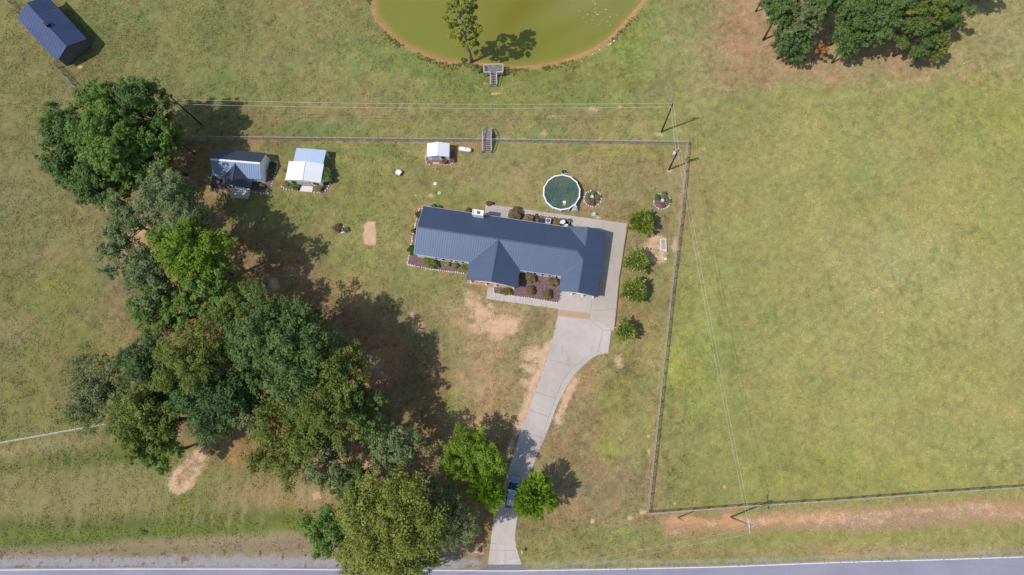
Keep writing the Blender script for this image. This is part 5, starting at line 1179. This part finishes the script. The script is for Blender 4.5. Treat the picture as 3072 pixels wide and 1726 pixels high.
# central oaks
tree(800, 1010, 112, 15, 6, 'oak', 'broad dark green oak in the middle of the grove', 1.05, 34, 7, .36, group=GRP)
tree(905, 1075, 118, 15.5, 6, 'oak', 'broad oak crown right of the middle oak', 1.05, 34, 7, .36, group=GRP)
tree(880, 975, 80, 14, 5, 'oak', 'dark oak at the top of the central crowns', 1.0, 24, 7, .36, group=GRP)
tree(600, 1085, 104, 14.5, 6, 'olive', 'olive yellow oak left of the broad dark oaks', .95, 30, 7, .36, group=GRP)
tree(440, 1085, 74, 12.5, 5, 'blue', 'blue green tree on the left grove edge', 1.0, 22, 7, .32, group=GRP)
tree(655, 1205, 100, 13, 5.5, 'blue', 'very dark blue green tree below the olive yellow oak', .95, 28, 7, .34, group=GRP)
tree(288, 1180, 104, 10, 5, 'oliveg', 'round grey olive tree standing alone in the left field edge', .62, 30, 6, .28, group=GRP, base=(398, 1184), irr=.35)
tree(450, 1255, 104, 12, 5.5, 'olive', 'rounded olive green tree at the lower left of the grove', 1.0, 30, 6, .32, group=GRP)
tree(475, 1345, 66, 9, 4, 'green', 'green tree at the bottom left of the grove beside the bare dirt scar', .9, 18, 5, .32, group=GRP)
tree(1030, 1125, 84, 14, 5, 'olive', 'olive tree at the right of the broad oaks', .9, 24, 6, .34, group=GRP)
tree(985, 1235, 102, 14, 5.5, 'olive', 'large olive tree below the broad oaks', .8, 28, 6, .34, group=GRP)
tree(870, 1320, 112, 12, 5, 'olive', 'loose grey olive tree at the lower middle of the grove', .8, 28, 6, .32, group=GRP)
tree(990, 1375, 80, 11, 4.5, 'oliveg', 'loose olive tree just right of the lower middle one', .6, 18, 5, .32, group=GRP)
tree(1060, 1455, 64, 9, 4, 'dark', 'small dark green tree above the big roadside tree', .85, 18, 5, .32, group=GRP)
tree(1185, 1345, 72, 11, 4.5, 'grey', 'sparse green tree between the grove and the lawn', .55, 20, 5, .32, group=GRP)
tree(1135, 1290, 52, 11, 4, 'dark', 'thin dark green tree at the right edge of the grove', .45, 16, 5, .32, group=GRP)
# bottom
tree(990, 1590, 72, 9.5, 4.5, 'green', 'bright green tree left of the big yellow green roadside tree', 1.0, 22, 6, .32, group=GRP)
tree(1180, 1570, 140, 13, 6, 'yellow', 'huge yellow green tree overhanging the road', .95, 44, 8, .36, group=GRP)
tree(1110, 1655, 90, 10.5, 4.5, 'yellow', 'lower yellow green crown reaching the road edge', .85, 24, 6, .36, group=GRP)
tree(1240, 1665, 78, 9.5, 4.5, 'olive', 'olive crown over the road right of the yellow green tree', .8, 22, 6, .34, group=GRP)
tree(1355, 1560, 78, 9, 4, 'oliveg', 'shaded olive tree between the huge tree and the driveway', .6, 22, 6, .32, group=GRP, irr=.4)
tree(1410, 1362, 78, 7, 3.9, 'bright', 'vivid green maple on the left side of the driveway', 1.0, 26, 7, .30, group=GRP)
tree(1464, 1468, 54, 6.3, 3.6, 'spiky', 'dark feathery green tree left of the parked car', 1.0, 34, 7, .36, strand=1.6, spread=.7, irr=.08)
tree(1602, 1493, 57, 5.6, 3.6, 'spiky', 'round feathery bright green tree right of the parked car', 1.1, 40, 7, .36, strand=1.7, spread=.7, irr=.05)
tree(1300, 1500, 62, 9.5, 4, 'oliveg', 'thin olive tree above the shaded one right of the huge yellow green tree', .5, 20, 6, .32, group=GRP, irr=.4)
tree(760, 1240, 66, 11, 4.5, 'oliveg', 'olive green tree between the very dark tree and the lower middle one', .6, 18, 6, .32, group=GRP)
for a in [(560, 935, 66, 9.5, 4, 'green', 'green tree low in the gap above the olive yellow oak', .75), (690, 960, 60, 9, 4, 'dark', 'dark understory tree between thin olive tree and broad oak', .7), (520, 720, 60, 10, 4, 'grey', 'grey green tree filling the gap left of the vivid green one', .7),
          (540, 1180, 60, 10, 4, 'dark', 'dark understory tree between two olive crowns', .9), (760, 1150, 66, 11, 4.5, 'dark', 'dark tree wedged below the middle oak', .9), (1080, 1210, 60, 12, 4.5, 'oak', 'dark oak at the right shoulder of the grove', .8),
          (930, 1250, 60, 11, 4, 'oak', 'green oak wedged above the lower middle olive tree', .9), (1090, 1510, 60, 9, 4, 'green', 'green tree behind the top of the huge yellow green tree', .8),
          (380, 480, 70, 13, 5, 'green', 'green tree wedged in the lower middle of the top left clump', 1.0), (500, 400, 50, 10, 4, 'green', 'small green tree on the right rim of the top left clump', .9)]:
    tree(*a, clumps=18, sub=6, leaf=.32, group=GRP)
# tree at the pond
def pond_tree():
    base = P(1416, 186); root = empty('pond_tree', (*base, 0), 'tall slim yellow green tree with a pale bare trunk at the edge of the pond', 'tree')
    rs = np.random.RandomState(77); g = []
    pts = [(0, 0, -.2), (-.1, .1, 3), (-.35, .1, 6), (-.4, .2, 10), (-.5, .3, 15), (-.4, .4, 19)]
    mb = MB(); mb.tube(pts, [.34, .26, .22, .17, .1, .04], 10)
    for i in range(52):
        z = 4.0 + 15 * (i / 52) ** .9; R = 3.1 if 8 < z < 16 else (2.4 if z <= 8 else max(.7, 3.1 - (z - 16) * .7)); a = i * 2.4 + rs.rand(); q = R * rs.uniform(.45, 1)
        x, y = q * math.cos(a) - .3, q * math.sin(a) + .2
        if z < 6.5 and math.sin(a) < -.2: continue
        g.append((x, y, z, rs.uniform(.6, 1.05))); mb.tube([(-.3, .2, z - 1.2), (x * .6, y * .6, z - .3), (x, y, z)], [.07, .05, .02], 5)
    mb.tube([(-.1, .1, 3.2), (-1.4, .5, 3.8), (-2.3, -.3, 3.4), (-2.9, -1.1, 3.0)], [.07, .05, .04, .015], 5)
    g = np.array(g); sc = sub_clumps(g, 5, rs); V, F, ti = leaf_cloud(sc, 8500, .30, 78, .7)
    np_mesh('crown', V, F, leaf_mat('pond_tree_leaves', (.13, .155, .018), (.40, .43, .07)), root, {'tint': ('FLOAT', 'FACE', ti)}); mb.build('trunk', BARKPALE, root, True)
pond_tree()
# top right wood
G2 = 'trees of the top right wood'
for a in [(2345, 20, 66, 10, 4.5, 'oak', 'dark oak at the left of the top right wood'), (2360, 125, 52, 6.5, 3.8, 'blue', 'lower dark green tree at the lower left corner of the top right wood'), (2405, 70, 60, 9, 4.2, 'oliveg', 'olive tinted tree between two darker ones in the top right wood'),
          (2395, 150, 44, 5, 3.2, 'dark', 'short dark tree on the lower edge of the top right wood, left part'), (2545, 40, 72, 9, 4.5, 'oak', 'green tree in the centre of the top right wood'), (2540, 125, 50, 6.5, 3.6, 'oak', 'green tree on the lower edge of the wood, left of the leaf litter gap'),
          (2490, -30, 70, 10, 4.5, 'dark', 'dark tree cut by the top edge, left of centre'), (2655, 35, 72, 9.5, 4.5, 'oak', 'rounded green tree right of the gap in the top right wood'), (2765, 25, 84, 9.5, 4.5, 'olive', 'olive tinged tree near the right end of the wood'),
          (2745, 105, 66, 7, 4, 'oak', 'green tree at the lower right end of the top right wood'), (2800, 135, 46, 5.5, 3.2, 'olive', 'low olive green tree at the bottom tip of the wood'), (2850, 45, 56, 8, 4, 'oak', 'green tree at the right tip of the top right wood'),
          (2640, -60, 80, 10, 4.5, 'dark', 'dark crown cut by the top edge above the centre'), (2820, -60, 90, 10, 4.5, 'oak', 'green crown cut by the top edge toward the right'), (2960, -60, 60, 9, 4, 'dark', 'rightmost dark crown at the top edge'), (2300, -30, 40, 7, 3.5, 'dark', 'leftmost dark crown at the top edge'),
          (2600, 90, 60, 8, 4, 'oak', 'green tree filling the wood right of its centre'), (2440, 20, 60, 9, 4, 'dark', 'dark crown near the top edge above the orange sapling')]:
    tree(*a[:7], density=1.0, clumps=22, sub=7, leaf=.32, group=G2)
tree(2462, 150, 22, 4, 1.8, 'orange', 'small orange brown sapling in the top right wood', .6, 8, 4, .28, group=G2)
# crape myrtles
for px, py, r_, d_, lb in ((1922, 667, 37, 1.5, 'round yellow green ornamental tree nearest the pool in the row by the drive'), (1908, 784, 37, 1.5, 'ornamental tree with white blossom tips, second in the row by the drive'),
                           (1901, 874, 37, 1.4, 'ornamental tree with many white blossoms, third in the row by the drive'), (1876, 994, 30, 1.2, 'smallest sparse ornamental tree at the lower end of the row')):
    tree(px, py, r_, 2.5, 1.9, 'myrtle', lb, d_ * 1.5, 44, 4, .24, bark=BARKPALE, irr=.04, spread=.8, strand=1.0, group='ornamental trees beside the driveway', name='crape_myrtle', trunk_r=.08, second=('flower', .004 if py < 700 else .022, .13))

# shrubs
def shrub(px, py, rpx, kind, label, h=None, ell=1.0, leaf=.16, dens=1.0, second=None, group=None, name='shrub', elr=0):
    TREEN[0] += 1; sd_ = TREEN[0] * 17; rs = np.random.RandomState(sd_); R = rpx * CAM_H / FPX * 1.22; h = h or R * 1.3
    x, y = P(px, py, h * .5); root = empty(name, (x, y, 0), label, 'shrub', group)
    g = []
    for i in range(12):
        a = i * 2.4 + rs.rand(); q = R * .62 * math.sqrt((i + .5) / 12); g.append((q * math.cos(a), q * math.sin(a) * ell, h * (.45 + .35 * (1 - q / R)) * rs.uniform(.8, 1.1), max(R, .3) * rs.uniform(.26, .38)))
    g = np.array(g)
    if elr: a = rad(elr); gx0 = g[:, 0].copy(); g[:, 0] = gx0 * math.cos(a) - g[:, 1] * math.sin(a); g[:, 1] = gx0 * math.sin(a) + g[:, 1] * math.cos(a)
    n = int((900 * R * R * ell + 120) * dens); V, F, ti = leaf_cloud(np.concatenate([sub_clumps(g, 3, rs), g]), n, leaf, sd_, .6)
    V[:, 2] = np.maximum(V[:, 2], .03)
    np_mesh('foliage', V, F, LM[kind], root, {'tint': ('FLOAT', 'FACE', ti)})
    if second:
        V, F, ti = leaf_cloud(g * np.array([[1, 1, 1, 1.15]]), int(n * second[1]), leaf, sd_ + 3, .25); V[:, 2] = np.maximum(V[:, 2], .03); np_mesh('blossom', V, F, LM[second[0]], root, {'tint': ('FLOAT', 'FACE', ti)})
    mb = MB()
    for k_ in range(5): x_, y_, z_, _ = g[k_ * 2]; mb.tube([(0, 0, 0), (x_ * .4, y_ * .4, z_ * .6), (x_, y_, z_)], [.03, .02, .01], 5)
    mb.build('stem', BARK, root)
    return root
for a in [
    (1257, 645, 11.5, 'box', 'round clipped bush at the upper left corner of the house', 1.3), (1246, 694, 12, 'box', 'round clipped bush halfway along the left house end', 1.4), (1237, 752, 17, 'box', 'largest clipped bush at the lower left house corner', 1.6),
    (1282, 783, 13, 'green', 'bushy green plant first from the left in the front bed', 1.1), (1297, 793, 16, 'olive', 'broad olive plant in the left front bed', 1.3), (1310, 797, 9, 'green', 'low green plant right of the broad olive one', .9),
    (1342.7, 791.6, 9, 'myrtle', 'small round green bush in the left front bed, second from the porch', .8), (1368, 797, 9, 'green', 'small round bush nearest the porch bush', .8), (1396, 804, 12.5, 'bright', 'bright green bush tucked against the porch roof', 1.3),
    (1300, 620, 8, 'dark', 'dark low plant behind the left back wall', .6), (1318, 623, 8, 'dark', 'dark low plant right of its twin at the back wall', .6), (1405, 634, 10, 'red', 'reddish low plant left of the chimney', .6)]:
    shrub(a[0], a[1], a[2], a[3], a[4], a[5])
for px, py, r_, k2, lb in ((1591, 834, 16, 'oliveg', 'reddish green rose bush beside the porch in the large bed'), (1660, 846, 15.5, 'oliveg', 'reddish green rose bush against the garage in the large bed'), (1593, 872, 14, 'oliveg', 'rose bush at the middle bottom of the large bed'), (1642, 884, 15, 'olive', 'rose bush at the lower right of the large bed')):
    shrub(px, py, r_, k2, lb, 1.2, second=('red', .35), name='rose_bush', group='rose bushes in the large front bed')
shrub(1518, 875, 19, 'olive', 'yellow green flower clump with orange blooms at the left of the large bed', .6, .55, second=('orange', .12), elr=-8); shrub(1567, 831, 9, 'bright', 'small green shrub shaded by the porch corner', .8); shrub(1616, 849, 5, 'green', 'tiny green ground plant in the middle of the large bed', .2)
shrub(1545, 643, 22, 'oliveg', 'large purplish green shrub in the bed behind the house', 1.8, second=('red', .4)); shrub(1586, 659, 17, 'tan', 'tan brown hydrangea behind the house', 1.2); shrub(1671.5, 669, 13, 'olive', 'yellow green shrub between air conditioner and dishes', 1.0, second=('orange', .1)); shrub(1708, 664, 7, 'oliveg', 'thin sprig at the right end of the back bed', .6); shrub(1610, 650, 8, 'blue', 'low teal ground plant above the dark bin', .25)
shrub(1764, 590, 10, 'green', 'green plant at the left of the ring by the pool', .7); shrub(1792, 592, 10, 'olive', 'yellow green plant at the right of the ring by the pool', .7); shrub(1777, 609, 11, 'red', 'reddish plant at the bottom of the ring by the pool', .6); shrub(1779, 579, 9, 'oliveg', 'brownish plant at the top of the ring by the pool', .7)
shrub(1972, 592, 10, 'dark', 'dark plant at the upper left of the ring by the fence', .8); shrub(1992, 588, 12, 'oliveg', 'dark brown green plant at the top of the ring by the fence', .9); shrub(2004, 603, 9, 'oliveg', 'brown plant at the right of the ring by the fence', .7); shrub(1988, 618, 8, 'red', 'withered plant at the bottom of the ring by the fence', .5)
shrub(819.5, 493, 9, 'box', 'dark bush at the top of the bed right of the cottage', .9); shrub(813, 515, 12, 'dark', 'dark spreading shrub along the right cottage wall', 1.0, 1.6); shrub(786, 559, 9, 'oliveg', 'pale grey shrub in front of the cottage window', .9); shrub(803, 571, 8, 'green', 'low green bush at the corner of the cottage bed', .6); shrub(637, 557, 8, 'box', 'dark bush left of the cottage porch', .8)
shrub(861, 551, 9, 'orange', 'orange red bush at the left corner of the larger white shed', 1.0, second=('olive', .5)); shrub(884, 561, 15, 'green', 'dense green bush left of the shed doors', 1.1, .8); shrub(957, 565, 12, 'yellow', 'yellow green bush right of the shed doors', 1.2); shrub(981, 528, 16, 'green', 'tall green bush against the right side of the shed', 2.6, 1.7); shrub(972, 553, 6, 'oliveg', 'small pale bush at the shed corner', .7); shrub(856.5, 513, 7, 'green', 'low bush on the left side of the shed', .6)
shrub(1333, 485, 9, 'red', 'leggy brownish rose in front of the small shed window', 1.0, dens=.6); shrub(1358, 481, 9, 'red', 'reddish rose at the right corner of the small shed', .9, dens=.7)
shrub(1012, 686, 16, 'red', 'sparse red leaved shrub beside the curved white border', .8, dens=.5); shrub(1040, 690, 9, 'dark', 'low dark shrub right of the curved white border', .5)
shrub(1425, 201, 6, 'green', 'small green bush between the pond tree and the deck', .8); shrub(1436, 213, 9, 'oliveg', 'brown green brush left of the deck', .8, dens=.7); shrub(1390, 180, 8, 'dark', 'dark weed clump at the foot of the pond tree', .6)
shrub(1439, 1651, 6, 'purple', 'purple flower clump by the left mouth of the driveway', .4); shrub(996, 1478, 8, 'dark', 'dark low bush in the verge left of the roadside trees', .6); shrub(430, 1598, 14, 'oliveg', 'low dark weed clump in the left verge', .25, .4, dens=.4)

# ------------------------------------------------------------------ weeds fringing the pond: uncountable
rs = np.random.RandomState(9); cs = []
for i in range(900):
    j = rs.randint(0, len(POND) - 9); a, b = POND[j], POND[j + 1]; q = rs.rand(); x = a[0] + (b[0] - a[0]) * q; y = a[1] + (b[1] - a[1]) * q
    cx0, cy0 = P(1536, 20); L0 = math.hypot(x - cx0, y - cy0); o_ = abs(rs.normal()) * .7 + .3
    if vnoise(x, y, 3, 4) < .45: continue
    cs.append((x + (x - cx0) / L0 * o_, y + (y - cy0) / L0 * o_, .05 + .1 * rs.rand(), rs.uniform(.1, .3)))
V, F, ti = leaf_cloud(np.array(cs), 3600, .14, 5, .8); V[:, 2] = np.clip(V[:, 2], .01, .5)
tag(np_mesh('bank_weeds', V, F, leaf_mat('bank_weed_leaves', (.14, .15, .03), (.27, .28, .06)), None, {'tint': ('FLOAT', 'FACE', ti)}), 'yellow green weeds fringing the pond bank', 'weeds', kind='stuff')
